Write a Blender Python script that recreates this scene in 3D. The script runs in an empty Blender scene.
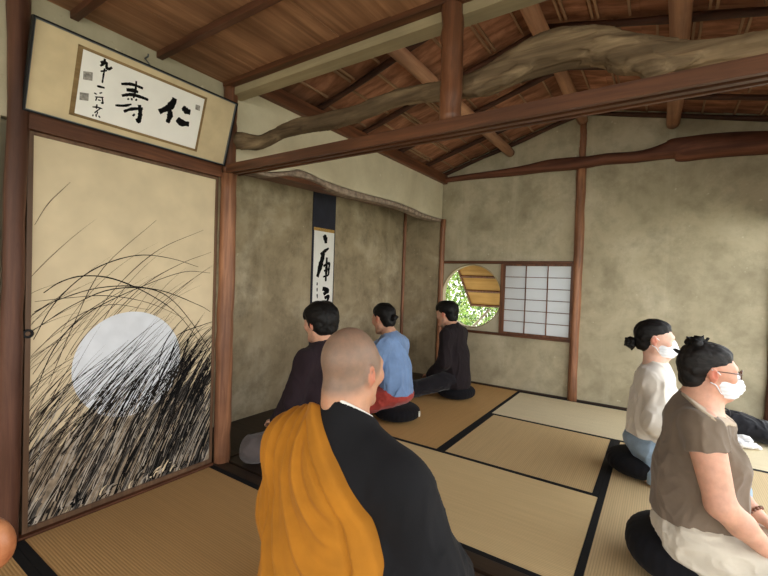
import bpy, bmesh, math, random
import numpy as np
from mathutils import Vector, Matrix
random.seed(7)
SC = bpy.context.scene
COL = SC.collection
PI = math.pi

# ------------------------------------------------------------------ materials
def lin(c):
    return tuple((v/255/12.92 if v/255 <= .04045 else ((v/255+.055)/1.055)**2.4) for v in c)+(1.0,)

class NT:
    def __init__(s, name):
        s.m = bpy.data.materials.new(name); s.m.use_nodes = True
        s.t = s.m.node_tree; s.b = s.t.nodes['Principled BSDF']
        s.vec = s.t.nodes.new('ShaderNodeTexCoord').outputs['Object']
    def map(s, scale, rot=(0,0,0), loc=(0,0,0)):
        n = s.t.nodes.new('ShaderNodeMapping'); s.t.links.new(s.vec, n.inputs['Vector'])
        n.inputs['Scale'].default_value = scale; n.inputs['Rotation'].default_value = rot; n.inputs['Location'].default_value = loc
        return n.outputs[0]
    def noise(s, scale, detail=4, rough=.55, vec=None, dist=0):
        n = s.t.nodes.new('ShaderNodeTexNoise'); n.inputs['Scale'].default_value = scale
        n.inputs['Detail'].default_value = detail; n.inputs['Roughness'].default_value = rough; n.inputs['Distortion'].default_value = dist
        s.t.links.new(vec if vec is not None else s.vec, n.inputs['Vector']); return n.outputs['Fac']
    def wave(s, scale, axis='X', dist=0, vec=None):
        n = s.t.nodes.new('ShaderNodeTexWave'); n.bands_direction = axis; n.inputs['Scale'].default_value = scale
        n.inputs['Distortion'].default_value = dist
        s.t.links.new(vec if vec is not None else s.vec, n.inputs['Vector']); return n.outputs['Fac']
    def voro(s, scale, vec=None, out='Distance'):
        n = s.t.nodes.new('ShaderNodeTexVoronoi'); n.inputs['Scale'].default_value = scale
        s.t.links.new(vec if vec is not None else s.vec, n.inputs['Vector']); return n.outputs[out]
    def ramp(s, fac, *stops):
        n = s.t.nodes.new('ShaderNodeValToRGB'); e = n.color_ramp.elements
        while len(e) < len(stops): e.new(.5)
        for el, (p, c) in zip(e, stops):
            el.position = p; el.color = lin(c) if len(c) == 3 else c
        s.t.links.new(fac, n.inputs['Fac']); return n.outputs['Color']
    def mix(s, fac, a, b, mode='MIX'):
        n = s.t.nodes.new('ShaderNodeMix'); n.data_type = 'RGBA'; n.blend_type = mode
        for sock, v in ((n.inputs['Factor'], fac), (n.inputs[6], a), (n.inputs[7], b)):
            if isinstance(v, (int, float)): sock.default_value = v
            elif isinstance(v, tuple): sock.default_value = lin(v) if len(v) == 3 else v
            else: s.t.links.new(v, sock)
        return n.outputs[2]
    def math(s, op, a, b=0):
        n = s.t.nodes.new('ShaderNodeMath'); n.operation = op
        for i, v in enumerate((a, b)):
            if isinstance(v, (int, float)): n.inputs[i].default_value = v
            else: s.t.links.new(v, n.inputs[i])
        return n.outputs[0]
    def attr(s, name):
        n = s.t.nodes.new('ShaderNodeAttribute'); n.attribute_name = name; return n.outputs['Fac']
    def col(s, c):
        if isinstance(c, tuple): s.b.inputs['Base Color'].default_value = lin(c)
        else: s.t.links.new(c, s.b.inputs['Base Color'])
    def bump(s, h, strength=.3, dist=.01):
        n = s.t.nodes.new('ShaderNodeBump'); n.inputs['Strength'].default_value = strength; n.inputs['Distance'].default_value = dist
        s.t.links.new(h, n.inputs['Height']); s.t.links.new(n.outputs[0], s.b.inputs['Normal'])
    def fin(s, rough=.7, spec=.3, **kw):
        s.b.inputs['Roughness'].default_value = rough; s.b.inputs['Specular IOR Level'].default_value = spec
        for k, v in kw.items(): s.b.inputs[k.replace('_', ' ')].default_value = v
        return s.m

def plain(name, c, rough=.6, spec=.3, var=.12, scale=12, bump=0, **kw):
    n = NT(name); f = n.noise(scale, 3)
    lo = tuple(v*(1-var) for v in c); hi = tuple(min(255, v*(1+var)) for v in c)
    n.col(n.ramp(f, (.3, lo), (.7, hi)))
    if bump: n.bump(n.noise(scale*6, 3), bump, .004)
    return n.fin(rough, spec, **kw)

def wood(name, dark, light, axis=0, grain=26, rough=.5, spec=.35, bump=.25, blotch=.35):
    n = NT(name); sc = [grain]*3; sc[axis] = grain*.06
    v = n.map(tuple(sc)); g = n.noise(1.0, 6, .62, v, .4)
    c = n.ramp(g, (.28, dark), (.5, tuple((a+b)/2 for a, b in zip(dark, light))), (.72, light))
    b = n.noise(2.2, 3); c = n.mix(n.math('MULTIPLY', n.ramp(b, (.4, (0,0,0)), (.65, (255,255,255))), blotch), c, tuple(v*.62 for v in dark))
    n.col(c); n.bump(g, bump, .006); return n.fin(rough, spec)

def plaster(name, base, dark, light, stain=.5, streak=True, sc=1.0):
    n = NT(name)
    a = n.noise(1.7*sc, 6, .62, dist=.5); c = n.ramp(a, (.3, dark), (.52, base), (.75, light))
    b = n.noise(5*sc, 6, .7); c = n.mix(n.math('MULTIPLY', n.ramp(b, (.45, (0,0,0)), (.75, (255,255,255))), stain), c, tuple(v*.72 for v in dark))
    if streak:
        s = n.noise(1.0, 4, .6, n.map((7, 7, .5))); c = n.mix(n.math('MULTIPLY', n.ramp(s, (.58, (0,0,0)), (.72, (255,255,255))), .3), c, light)
    sp = n.noise(22*sc, 2, .5); c = n.mix(n.math('MULTIPLY', n.ramp(sp, (.73, (0,0,0)), (.80, (255,255,255))), .3), c, tuple(min(255, v*1.3) for v in light))
    sp2 = n.noise(31*sc, 3, .5, n.map((1,1,1), loc=(5,3,1))); c = n.mix(n.math('MULTIPLY', n.ramp(sp2, (.68, (0,0,0)), (.78, (255,255,255))), .25), c, tuple(v*.6 for v in dark))
    n.col(c); n.bump(n.noise(60, 5, .7), .25, .004); return n.fin(.92, .15)

def cloth(name, c, var=.14, weave=420, bump=.15, rough=.85, sheen=.25, scale=9):
    n = NT(name); f = n.noise(scale, 4)
    n.col(n.ramp(f, (.3, tuple(v*(1-var) for v in c)), (.7, tuple(min(255, v*(1+var)) for v in c))))
    h = n.math('ADD', n.math('MULTIPLY', n.noise(weave, 2), .25), n.noise(38, 3))
    n.bump(h, bump, .006); return n.fin(rough, .2, Sheen_Weight=sheen)

# ------------------------------------------------------------------ objects
def link(name, me, parent=None, mats=()):
    o = bpy.data.objects.new(name, me); COL.objects.link(o)
    for m in mats: me.materials.append(m)
    if parent is not None: o.parent = parent
    return o

def tag(o, label=None, cat=None, group=None, kind=None):
    if label: o['label'] = label
    if cat: o['category'] = cat
    if group: o['group'] = group
    if kind: o['kind'] = kind
    return o

def thing(name, label, cat, loc=(0,0,0), rotz=0, group=None):
    o = bpy.data.objects.new(name, None); COL.objects.link(o); o.location = loc; o.rotation_euler = (0,0,rotz)
    o.empty_display_size = .1
    return tag(o, label, cat, group)

def bm_new(): return bmesh.new()

def box(bm, lo, hi, bev=0, mi=0):
    g = bmesh.ops.create_cube(bm, size=1)['verts']
    for v in g: v.co = Vector([lo[i]+(v.co[i]+.5)*(hi[i]-lo[i]) for i in range(3)])
    fs = list({f for v in g for f in v.link_faces})
    for f in fs: f.material_index = mi
    if bev:
        es = list({e for v in g for e in v.link_edges})
        r = bmesh.ops.bevel(bm, geom=es, offset=bev, segments=2, profile=.7, affect='EDGES')
        for f in r['faces']: f.material_index = mi
    return g

def prism(bm, prof, a, b, mi=0):
    """profile points (3-D, planar) swept by vector from a to b"""
    A = [bm.verts.new(Vector(p)+Vector(a)) for p in prof]; B = [bm.verts.new(Vector(p)+Vector(b)) for p in prof]
    n = len(prof); fs = [bm.faces.new(A), bm.faces.new(B[::-1])]
    for i in range(n): fs.append(bm.faces.new((A[i], B[i], B[(i+1) % n], A[(i+1) % n])))
    for f in fs: f.material_index = mi
    return fs

def tube(bm, pts, rad, seg=12, wob=0, freq=3, mi=0, cap=True, seed=0):
    """swept round bar along points, with per-point radius and woody irregularity"""
    rnd = random.Random(seed); pts = [Vector(p) for p in pts]
    if not hasattr(rad, '__len__'): rad = [rad]*len(pts)
    ph = [rnd.uniform(0, 6.28) for _ in range(6)]
    rings = []; n = len(pts); prev = None
    for i, p in enumerate(pts):
        t = (pts[min(i+1, n-1)]-pts[max(i-1, 0)]).normalized()
        if prev is None: prev = t.orthogonal().normalized()
        u = (prev-t*prev.dot(t)).normalized(); prev = u; w = t.cross(u)
        ring = []
        for k in range(seg):
            a = 2*PI*k/seg
            r = rad[i]*(1+wob*(math.sin(2*a+ph[0]+i*.7/freq)+.6*math.sin(3*a+ph[1]-i*1.1/freq)+.8*math.sin(a+ph[2]+i*1.9/freq)))
            ring.append(bm.verts.new(p+(u*math.cos(a)+w*math.sin(a))*r))
        rings.append(ring)
    for i in range(n-1):
        for k in range(seg):
            f = bm.faces.new((rings[i][k], rings[i][(k+1) % seg], rings[i+1][(k+1) % seg], rings[i+1][k])); f.material_index = mi; f.smooth = True
    if cap:
        for r in (rings[0][::-1], rings[-1]):
            f = bm.faces.new(r); f.material_index = mi
    return rings

def lerp_pts(a, b, n): return [Vector(a).lerp(Vector(b), i/(n-1)) for i in range(n)]

def done(name, bm, mats, parent=None, smooth=False):
    bmesh.ops.recalc_face_normals(bm, faces=bm.faces)
    me = bpy.data.meshes.new(name); bm.to_mesh(me); bm.free()
    if smooth:
        for p in me.polygons: p.use_smooth = True
    return link(name, me, parent, mats if isinstance(mats, (list, tuple)) else [mats])

def struct(name, bm, mats, parent=None, smooth=False, label=None, cat=None, group=None):
    o = done(name, bm, mats, parent, smooth)
    if parent is None: tag(o, label, cat, group, 'structure')
    return o

def box_obj(name, lo, hi, mat, parent=None, bev=.003):
    bm = bm_new(); box(bm, lo, hi, bev); return done(name, bm, mat, parent)

def smooth_path(pts, n=6):
    """Catmull-Rom through points (any dimension)"""
    P = [np.array(p, float) for p in pts]; P = [2*P[0]-P[1]]+P+[2*P[-1]-P[-2]]; out = []
    for i in range(1, len(P)-2):
        for k in range(n):
            t = k/n
            out.append(.5*((2*P[i])+(-P[i-1]+P[i+1])*t+(2*P[i-1]-5*P[i]+4*P[i+1]-P[i+2])*t*t+(-P[i-1]+3*P[i]-3*P[i+1]+P[i+2])*t**3))
    out.append(P[-2]); return out

def stroke(bm, pts, width, put, mi=0, n=6, taper=(.6, 1, .45), rnd=None):
    """a brush stroke: ribbon with pressure, laid with put(u, v) -> 3-D point"""
    P = smooth_path(pts, n) if len(pts) > 2 else [np.array(pts[0])*(1-t)+np.array(pts[1])*t for t in np.linspace(0, 1, n)]
    m = len(P); L = []; R = []
    for i, p in enumerate(P):
        d = P[min(i+1, m-1)]-P[max(i-1, 0)]; l = math.hypot(*d) or 1; nx, ny = -d[1]/l, d[0]/l
        t = i/(m-1); w = width*.5*((taper[0]*(1-2*t)+taper[1]*2*t) if t < .5 else (taper[1]*(2-2*t)+taper[2]*(2*t-1)))
        if rnd: w *= rnd.uniform(.8, 1.15)
        L.append(bm.verts.new(put(p[0]+nx*w, p[1]+ny*w))); R.append(bm.verts.new(put(p[0]-nx*w, p[1]-ny*w)))
    for i in range(m-1):
        f = bm.faces.new((L[i], L[i+1], R[i+1], R[i])); f.material_index = mi

# ------------------------------------------------------------------ implicit surfaces (bodies, cloth, hair)
import openvdb
_rng = np.random.default_rng(3)
_LAT = _rng.random((64, 64, 64), dtype=np.float32)*2-1
def vn(p):
    """smooth 3-D value noise in [-1,1] at points (N,3)"""
    i = np.floor(p).astype(np.int64); f = (p-i).astype(np.float32); f = f*f*(3-2*f)
    out = 0
    for dx in (0, 1):
        wx = f[:, 0] if dx else 1-f[:, 0]
        for dy in (0, 1):
            wy = f[:, 1] if dy else 1-f[:, 1]
            for dz in (0, 1):
                wz = f[:, 2] if dz else 1-f[:, 2]
                out = out+_LAT[(i[:, 0]+dx) & 63, (i[:, 1]+dy) & 63, (i[:, 2]+dz) & 63]*wx*wy*wz
    return out

A3 = lambda v: np.array(v, float)
class Vol:
    def __init__(s, lo, hi, h):
        s.lo = A3(lo); s.h = h; s.n = np.ceil((A3(hi)-s.lo)/h).astype(int)+1
        s.ax = [(s.lo[i]+np.arange(s.n[i])*h).astype(np.float32) for i in range(3)]
        s.D = np.full(tuple(s.n), .3, np.float32)
    def like(s):
        v = Vol.__new__(Vol); v.lo, v.h, v.n, v.ax = s.lo, s.h, s.n, s.ax; v.D = np.full(tuple(s.n), .3, np.float32); return v
    def copy(s, off=0):
        v = s.like(); v.D = s.D-np.float32(off); return v
    def _sl(s, lo, hi):
        i0 = np.clip(np.floor((A3(lo)-s.lo)/s.h).astype(int), 0, s.n); i1 = np.clip(np.ceil((A3(hi)-s.lo)/s.h).astype(int)+1, 0, s.n)
        return tuple(slice(a, b) for a, b in zip(i0, i1))
    def grid(s, sl=None):
        sl = sl or (slice(None),)*3
        return s.ax[0][sl[0]][:, None, None], s.ax[1][sl[1]][None, :, None], s.ax[2][sl[2]][None, None, :]
    def put(s, fn, lo, hi, k=.02, op='u', clip=None):
        m = k+.045; sl = s._sl(A3(lo)-m, A3(hi)+m)
        if any(a.stop <= a.start for a in sl): return s
        x, y, z = s.grid(sl); d = fn(x, y, z)
        for (p, nrm) in (clip or ()):
            nrm = A3(nrm)/np.linalg.norm(nrm)
            d = np.maximum(d, (x-p[0])*nrm[0]+(y-p[1])*nrm[1]+(z-p[2])*nrm[2])
        D = s.D[sl]
        if op == 's': D = -D
        if k > 0:
            hh = np.maximum(k-np.abs(D-d), 0)/k; r = np.minimum(D, d)-hh*hh*k*.25
        else: r = np.minimum(D, d)
        s.D[sl] = -r if op == 's' else r
        return s
    def cone(s, a, b, ra, rb=None, k=.02, op='u', sq=(1, 1, 1), clip=None):
        rb = ra if rb is None else rb; a, b = A3(a), A3(b); q = 1/A3(sq); ba = (b-a)*q; L = max(ba@ba, 1e-9); r = max(ra, rb)
        def fn(x, y, z):
            px, py, pz = (x-a[0])*q[0], (y-a[1])*q[1], (z-a[2])*q[2]
            t = np.clip((px*ba[0]+py*ba[1]+pz*ba[2])/L, 0, 1)
            return ((np.sqrt((px-t*ba[0])**2+(py-t*ba[1])**2+(pz-t*ba[2])**2)-(ra+(rb-ra)*t))*min(sq)).astype(np.float32)
        return s.put(fn, np.minimum(a, b)-r*A3(sq), np.maximum(a, b)+r*A3(sq), k, op, clip)
    def chain(s, pts, rads, k=.02, op='u', sq=(1, 1, 1), clip=None):
        for i in range(len(pts)-1): s.cone(pts[i], pts[i+1], rads[i], rads[i+1], k, op, sq, clip)
        return s
    def ell(s, c, r, k=.02, op='u', R=None, clip=None):
        c, r = A3(c), A3(r); R = np.eye(3) if R is None else np.array(R); m = max(r)
        def fn(x, y, z):
            X, Y, Z = x-c[0], y-c[1], z-c[2]
            q = [(R[0, i]*X+R[1, i]*Y+R[2, i]*Z)/r[i] for i in range(3)]
            k0 = np.sqrt(q[0]**2+q[1]**2+q[2]**2); k1 = np.sqrt((q[0]/r[0])**2+(q[1]/r[1])**2+(q[2]/r[2])**2)+1e-6
            return (k0*(k0-1)/k1).astype(np.float32)
        return s.put(fn, c-m, c+m, k, op, clip)
    def cut(s, p, n, k=0):
        """remove everything on the side n points to"""
        n = A3(n)/np.linalg.norm(n); x, y, z = s.grid()
        d = ((x-p[0])*n[0]+(y-p[1])*n[1]+(z-p[2])*n[2]).astype(np.float32)
        if k:
            hh = np.maximum(k-np.abs(s.D-d), 0)/k; s.D = np.maximum(s.D, d)+hh*hh*k*.25
        else: s.D = np.maximum(s.D, d)
        return s
    def minus(s, o, off=0): s.D = np.maximum(s.D, -(o.D-np.float32(off))); return s
    def disp(s, fn, band=.05):
        m = np.abs(s.D) < band; idx = np.argwhere(m)
        p = (s.lo+idx*s.h).astype(np.float32); s.D[m] -= fn(p).astype(np.float32); return s
    def mesh(s, name, mats, parent=None, attr=None, adapt=0.0):
        g = openvdb.FloatGrid(.3); g.copyFromArray(s.D)
        r = g.convertToPolygons(isovalue=0.0, adaptivity=adapt) if adapt else g.convertToQuads(0.0)
        P = r[0]*s.h+s.lo; me = bpy.data.meshes.new(name)
        if adapt:
            tri, quad = r[1], r[2]; faces = [tuple(f) for f in tri]+[tuple(f) for f in quad]
            me.from_pydata(P.tolist(), [], faces)
        else:
            q = r[1].astype(np.int32); nq = len(q)
            me.vertices.add(len(P)); me.vertices.foreach_set('co', P.astype(np.float32).ravel())
            me.loops.add(nq*4); me.loops.foreach_set('vertex_index', q.ravel())
            me.polygons.add(nq); me.polygons.foreach_set('loop_start', np.arange(0, nq*4, 4, dtype=np.int32))
            me.update(calc_edges=True); me.validate()
        me.polygons.foreach_set('use_smooth', np.ones(len(me.polygons), dtype=bool))
        if attr:
            for an, fn in attr.items():
                at = me.attributes.new(an, 'FLOAT', 'POINT'); co = np.empty(len(me.vertices)*3, np.float32); me.vertices.foreach_get('co', co)
                at.data.foreach_set('value', fn(co.reshape(-1, 3)).astype(np.float32))
        return link(name, me, parent, mats if isinstance(mats, (list, tuple)) else [mats])

def folds(amp, f=(9, 9, 3), seed=0, ridge=True, extra=None):
    f = A3(f)
    def fn(p):
        q = p*f+seed*7.31
        n = vn(q)+.5*vn(q*2.1+3.3)
        if ridge:
            w = q+.35*vn(q*1.3+11)[:, None]; n = vn(w)+.4*vn(w*2.2+3.3); m = vn(w*2.4+17)+.4*vn(w*5+5)
            n = (1-np.clip(np.abs(n)*1.5, 0, 1))**2-.35+.40*((1-np.clip(np.abs(m)*1.6, 0, 1))**2-.3)
        r = amp*n
        if extra is not None: r = r+extra(p)
        return r
    return fn
WORLD, EXPO = 3.0, 0.62
# ================================================================== THE ROOM
AX, BY = -2.196, 4.484          # left wall plane, back wall plane
YB = 1.55                        # line between the two rooms
RX = .745                        # open garden side of the back room
ALC = -2.70                      # back of the alcove

M = {}
M['red'] = wood('red timber', (78,47,31), (138,90,60), 2, 30, .42, .4)
M['redx'] = wood('red timber along x', (68,41,27), (122,78,51), 0, 30, .45, .35)
M['redy'] = wood('red timber along y', (74,44,29), (134,85,57), 1, 30, .5, .3)
M['post'] = wood('bark red post', (106,68,48), (188,134,98), 2, 34, .45, .35)
M['lpost'] = wood('dark bark post', (66,40,30), (116,78,60), 2, 22, .5, .3)
M['pole'] = wood('roof pole', (134,94,70), (198,150,116), 1, 20, .6, .3)
M['rafter'] = wood('rafter', (54,34,26), (96,62,46), 0, 24, .6, .25)
M['log'] = wood('weathered log', (70,56,42), (168,144,112), 0, 16, .85, .1, 1.0)
M['logw'] = wood('wall log', (74,44,32), (132,84,62), 0, 16, .65, .25, .5)
M['tan'] = wood('pale edge board', (150,135,104), (184,168,134), 0, 24, .65, .25)
M['ceil'] = wood('ceiling boards', (122,86,62), (196,148,112), 1, 18, .65, .2, .15)
M['batten'] = wood('ceiling batten', (72,44,31), (116,74,52), 0, 26, .5, .3)
M['sheath'] = wood('roof sheathing', (112,74,55), (208,150,118), 0, 13, .85, .1, .3, .4)
M['lath'] = wood('roof lath', (134,100,72), (190,152,118), 1, 30, .6, .3)
M['dark'] = wood('dark sill', (38,28,21), (72,54,40), 0, 30, .45, .4)
M['fus'] = wood('door stile', (86,64,48), (128,98,74), 2, 30, .5, .3)
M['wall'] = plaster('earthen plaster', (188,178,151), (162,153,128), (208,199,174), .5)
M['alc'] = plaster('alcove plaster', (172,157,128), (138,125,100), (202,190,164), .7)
M['fascia'] = plaster('cream plaster', (212,203,176), (198,188,160), (222,214,190), .15, False)
M['panel'] = plaster('window plaster', (186,177,152), (170,161,136), (200,192,168), .2, False)
M['bark'] = plain('bark edge', (150,134,120), .9, .1, .2, 22, .5)
M['black'] = plain('black cloth band', (24,24,26), .8, .2, .1, 60)

def tatami_mat(name, axis, c):
    n = NT(name); v = n.map((1, 1, 1))
    w = n.wave(30, 'Y' if axis == 0 else 'X', .15, v)       # ribs along the long side
    b = n.noise(1.0, 4, .6, n.map((2, 60, 1) if axis == 0 else (60, 2, 1)))
    g = n.noise(1.6, 4)
    base = n.ramp(b, (.3, tuple(x*.96 for x in c)), (.7, tuple(min(255, x*1.02) for x in c)))
    base = n.mix(n.math('MULTIPLY', g, .35), base, tuple(x*.9 for x in c))
    base = n.mix(n.math('MULTIPLY', n.ramp(w, (.05, (255,255,255)), (.35, (0,0,0))), .30), base, tuple(x*.62 for x in c))
    n.col(base); n.bump(w, .25, .003); return n.fin(.7, .25)

# ---- floor
bm = bm_new(); box(bm, (-3.2, -2.4, -.16), (2.3, 4.7, -.052)); struct('floor', bm, M['dark'], label='dark wooden floor under the tatami mats', cat='floor')
TC = {'A': (200,158,102), 'B': (224,208,172), 'C': (208,178,130), 'D': (222,194,144), 'E': (208,182,138), 'F': (188,150,100)}
TM = {(k, ax): None for k in TC for ax in (0, 1)}
def tatami(x0, x1, y0, y1, axis, key, label, sides=(1, 1)):
    if TM[key, axis] is None: TM[key, axis] = tatami_mat('tatami '+key+str(axis), axis, TC[key])
    t = thing('tatami_mat', label, 'tatami mat', ((x0+x1)/2, (y0+y1)/2, -.05), 0, 'tatami mats on the floor')
    cx, cy = (x0+x1)/2, (y0+y1)/2; hx, hy = (x1-x0)/2-.001, (y1-y0)/2-.001; bw = .031
    bm = bm_new(); box(bm, (-hx, -hy, 0), (hx, hy, .05)); done('mat', bm, TM[key, axis], t)
    for s, on in zip((-1, 1), sides):
        if not on: continue
        bm = bm_new()
        if axis == 0: a, b = sorted((s*(hy-bw), s*(hy+.0006))); box(bm, (-hx-.0006, a, .012), (hx+.0006, b, .0515), .0008)
        else: a, b = sorted((s*(hx-bw), s*(hx+.0006))); box(bm, (a, -hy-.0006, .012), (b, hy+.0006, .0515), .0008)
        o = done('cloth_border', bm, M['black'], t); o['label'] = 'black cloth border'
tatami(AX+.02, -1.2, 2.545, 4.46, 1, 'A', 'golden tatami mat in front of the alcove, under the person in the blue shirt', (1, 1))
tatami(-1.2, .72, 3.52, 4.46, 0, 'B', 'pale tatami mat along the back wall, below the paper window')
tatami(-1.2, -.245, 2.545, 3.52, 1, 'C', 'square half-size ribbed tatami mat in the middle of the back room')
tatami(AX+.02, -.245, 1.665, 2.545, 0, 'D', 'wide pale tatami mat just behind the sunken wooden sill')
tatami(-.245, .72, 1.665, 3.52, 1, 'E', 'ribbed tatami mat under the two women wearing masks')
tatami(AX+.02, -.27, .575, 1.49, 0, 'F', 'brownish tatami mat in front of the moon-and-grass sliding door')
tatami(AX+.02, -.27, -.38, .575, 0, 'F', 'tatami mat in the bottom left corner, before the dark round post')
tatami(-.27, 1.63, .575, 1.49, 0, 'F', 'tatami mat of the front room on the garden side of the monk')
box_obj('trim_1', (AX+.0, 1.49, -.06), (RX, 1.56, .004), M['dark']); bpy.data.objects['trim_1']['kind'] = 'structure'
box_obj('trim_2', (AX+.0, 1.575, -.06), (RX, 1.66, .006), M['dark']); bpy.data.objects['trim_2']['kind'] = 'structure'
box_obj('trim_3', (AX, 1.56, -.06), (RX, 1.575, -.008), M['dark'], None, 0); bpy.data.objects['trim_3']['kind'] = 'structure'
box_obj('trim_4', (.72, 1.66, -.06), (.80, 4.46, .004), M['dark']); bpy.data.objects['trim_4']['kind'] = 'structure'
box_obj('trim_5', (.80, 1.49, -.10), (2.2, 4.9, -.012), M['dark']); tag(bpy.data.objects['trim_5'], kind='structure')

# ---- left side: plaster beside the post, strip above the picture, cream hanging wall over the alcove
bm = bm_new(); box(bm, (AX-.10, -2.3, -.05), (AX-.012, .52, 2.30)); struct('wall_left', bm, M['panel'])
bm = bm_new(); box(bm, (AX-.10, .52, 1.742), (AX-.012, 1.56, 2.30)); struct('wall_left', bm, M['panel'])
bm = bm_new(); box(bm, (AX-.14, .50, -.05), (AX-.06, 1.52, 1.76)); struct('wall_left', bm, M['panel'])

edge_bot = [(1.55,1.775),(1.75,1.79),(1.887,1.80),(2.05,1.845),(2.256,1.862),(2.40,1.848),(2.555,1.829),(2.76,1.826),(2.962,1.837),(3.25,1.85),(3.516,1.856),(3.75,1.845),(3.928,1.829),(4.2,1.832),(4.46,1.846)]
edge_top = [(1.55,1.80),(1.75,1.815),(1.887,1.835),(2.05,1.88),(2.132,1.908),(2.26,1.905),(2.386,1.890),(2.759,1.884),(3.10,1.893),(3.457,1.904),(3.75,1.895),(3.992,1.878),(4.25,1.876),(4.46,1.882)]
eb, et = smooth_path(edge_bot, 5), smooth_path(edge_top, 5)
prof = [(0, y, z) for y, z in et]+[(0, 4.46, 2.36), (0, 1.55, 2.36)]
bm = bm_new(); prism(bm, prof, (AX-.075, 0, 0), (AX, 0, 0)); fo = struct('wall_left', bm, M['fascia'])
rnd = random.Random(4)
tops = [np.interp(y, [p[0] for p in et], [p[1] for p in et])-.006+rnd.uniform(-.002, .002) for y, z in eb]
bm = bm_new(); N = len(eb); rows = []
for i, (y, z) in enumerate(eb):
    zt = tops[i]; row = []
    for k in range(9):
        a = k/8; bul = math.sin(a*PI)*.007+rnd.uniform(-.0015, .0015)
        row.append(bm.verts.new((AX+.004+bul, y, zt+(z-zt)*a)))
    row += [bm.verts.new((AX-.08, y, z)), bm.verts.new((AX-.08, y, zt))]; rows.append(row)
for i in range(N-1):
    for k in range(11):
        f = bm.faces.new((rows[i][k], rows[i][(k+1) % 11], rows[i+1][(k+1) % 11], rows[i+1][k])); f.smooth = k < 8
for r in (rows[0], rows[-1]): bm.faces.new(r)
struct('trim_6', bm, M['bark'])
bm = bm_new(); prism(bm, [(0,1.60,1.810),(0,2.45,1.838),(0,4.46,1.915),(0,4.46,1.98),(0,1.60,1.88)], (AX-.20, 0, 0), (AX-.03, 0, 0)); struct('trim_7', bm, M['redy'])

# ---- alcove
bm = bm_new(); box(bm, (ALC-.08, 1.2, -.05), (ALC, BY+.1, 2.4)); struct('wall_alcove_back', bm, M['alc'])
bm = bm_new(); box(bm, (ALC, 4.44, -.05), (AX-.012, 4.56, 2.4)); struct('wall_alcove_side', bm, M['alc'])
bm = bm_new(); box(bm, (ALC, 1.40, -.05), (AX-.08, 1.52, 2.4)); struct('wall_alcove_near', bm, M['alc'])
bm = bm_new(); box(bm, (ALC, 1.5, 2.02), (AX-.07, 4.5, 2.06)); struct('ceiling_alcove', bm, M['redy'])
bm = bm_new(); box(bm, (ALC, 1.52, -.05), (AX+.018, 4.45, .012), .003); struct('trim_8', bm, M['dark'])
bm = bm_new(); tube(bm, lerp_pts((ALC+.02, 4.425, .0), (ALC+.02, 4.425, 2.0), 12), .018, 10, .06, 3); struct('trim_9', bm, M['post'])

# ---- back wall: gable with a window opening
ZR = 2.80
def zl(x): return 2.36+(ZR-2.36)/(1.486)*(x-AX)
def zr(x): return ZR-(ZR-2.49)/(1.36)*(x+.71)
WX0, WX1, WZ0, WZ1 = -2.165, -.745, .585, 1.375
def wallprism(name, pts, mat, y0=BY, y1=BY+.09):
    bm = bm_new(); prism(bm, [(x, 0, z) for x, z in pts], (0, y0, 0), (0, y1, 0)); return struct(name, bm, mat)
wallprism('wall_back', [(-2.35, -.05), (WX1+.0, -.05), (WX1, WZ0), (-2.35, WZ0)], M['wall'])
wallprism('wall_back', [(-2.35, WZ1), (WX1, WZ1), (WX1, zl(WX1)+.085), (-2.35, zl(-2.35)+.085)], M['wall'])
wallprism('wall_back', [(WX1, -.05), (RX+.03, -.05), (RX+.03, zr(RX+.03)+.085), (-.71, ZR+.085), (WX1, zl(WX1)+.085)], M['wall'])
# plaster panel with the round opening
cx, cz, rr = -1.812, .985, .352
bm = bm_new(); segs = 72; y0, y1 = BY+.002, BY+.085
xo0, xo1, zo0, zo1 = -2.35, -1.455, WZ0, WZ1
def onrect(a):
    c, s = math.cos(a), math.sin(a); t = []
    if c > 1e-9: t.append((xo1-cx)/c)
    if c < -1e-9: t.append((xo0-cx)/c)
    if s > 1e-9: t.append((zo1-cz)/s)
    if s < -1e-9: t.append((zo0-cz)/s)
    t = min(t); return cx+c*t, cz+s*t
angs = sorted({2*PI*i/segs for i in range(segs)} | {math.atan2(z-cz, x-cx) % (2*PI) for x in (xo0, xo1) for z in (zo0, zo1)})
I0 = [bm.verts.new((cx+rr*math.cos(a), y0, cz+rr*math.sin(a))) for a in angs]; I1 = [bm.verts.new((v.co.x, y1, v.co.z)) for v in I0]
O0 = [bm.verts.new((onrect(a)[0], y0, onrect(a)[1])) for a in angs]; O1 = [bm.verts.new((v.co.x, y1, v.co.z)) for v in O0]
n = len(angs)
for i in range(n):
    j = (i+1) % n
    bm.faces.new((I0[i], I0[j], O0[j], O0[i])); bm.faces.new((I1[i], O1[i], O1[j], I1[j])); bm.faces.new((I0[i], I1[i], I1[j], I0[j])); bm.faces.new((O0[i], O0[j], O1[j], O1[i]))
struct('window_1', bm, M['panel'])
bm = bm_new(); ring = [(cx+(rr+.004)*math.cos(2*PI*i/72), BY+.002, cz+(rr+.004)*math.sin(2*PI*i/72)) for i in range(73)]
tube(bm, ring, .007, 8, cap=False); struct('window_frame', bm, M['tan'], bpy.data.objects['window_1'])
# rails above and below the windows
box_obj('trim_10', (-2.17, BY-.028, 1.352), (-.70, BY+.004, 1.384), M['redx']); box_obj('trim_11', (-2.17, BY-.028, .572), (-.70, BY+.004, .600), M['redx'])
box_obj('trim_12', (-1.468, BY-.02, .60), (-1.440, BY+.09, 1.352), M['red'])
for k in (10, 11, 12): bpy.data.objects['trim_%d' % k]['kind'] = 'structure'
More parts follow.
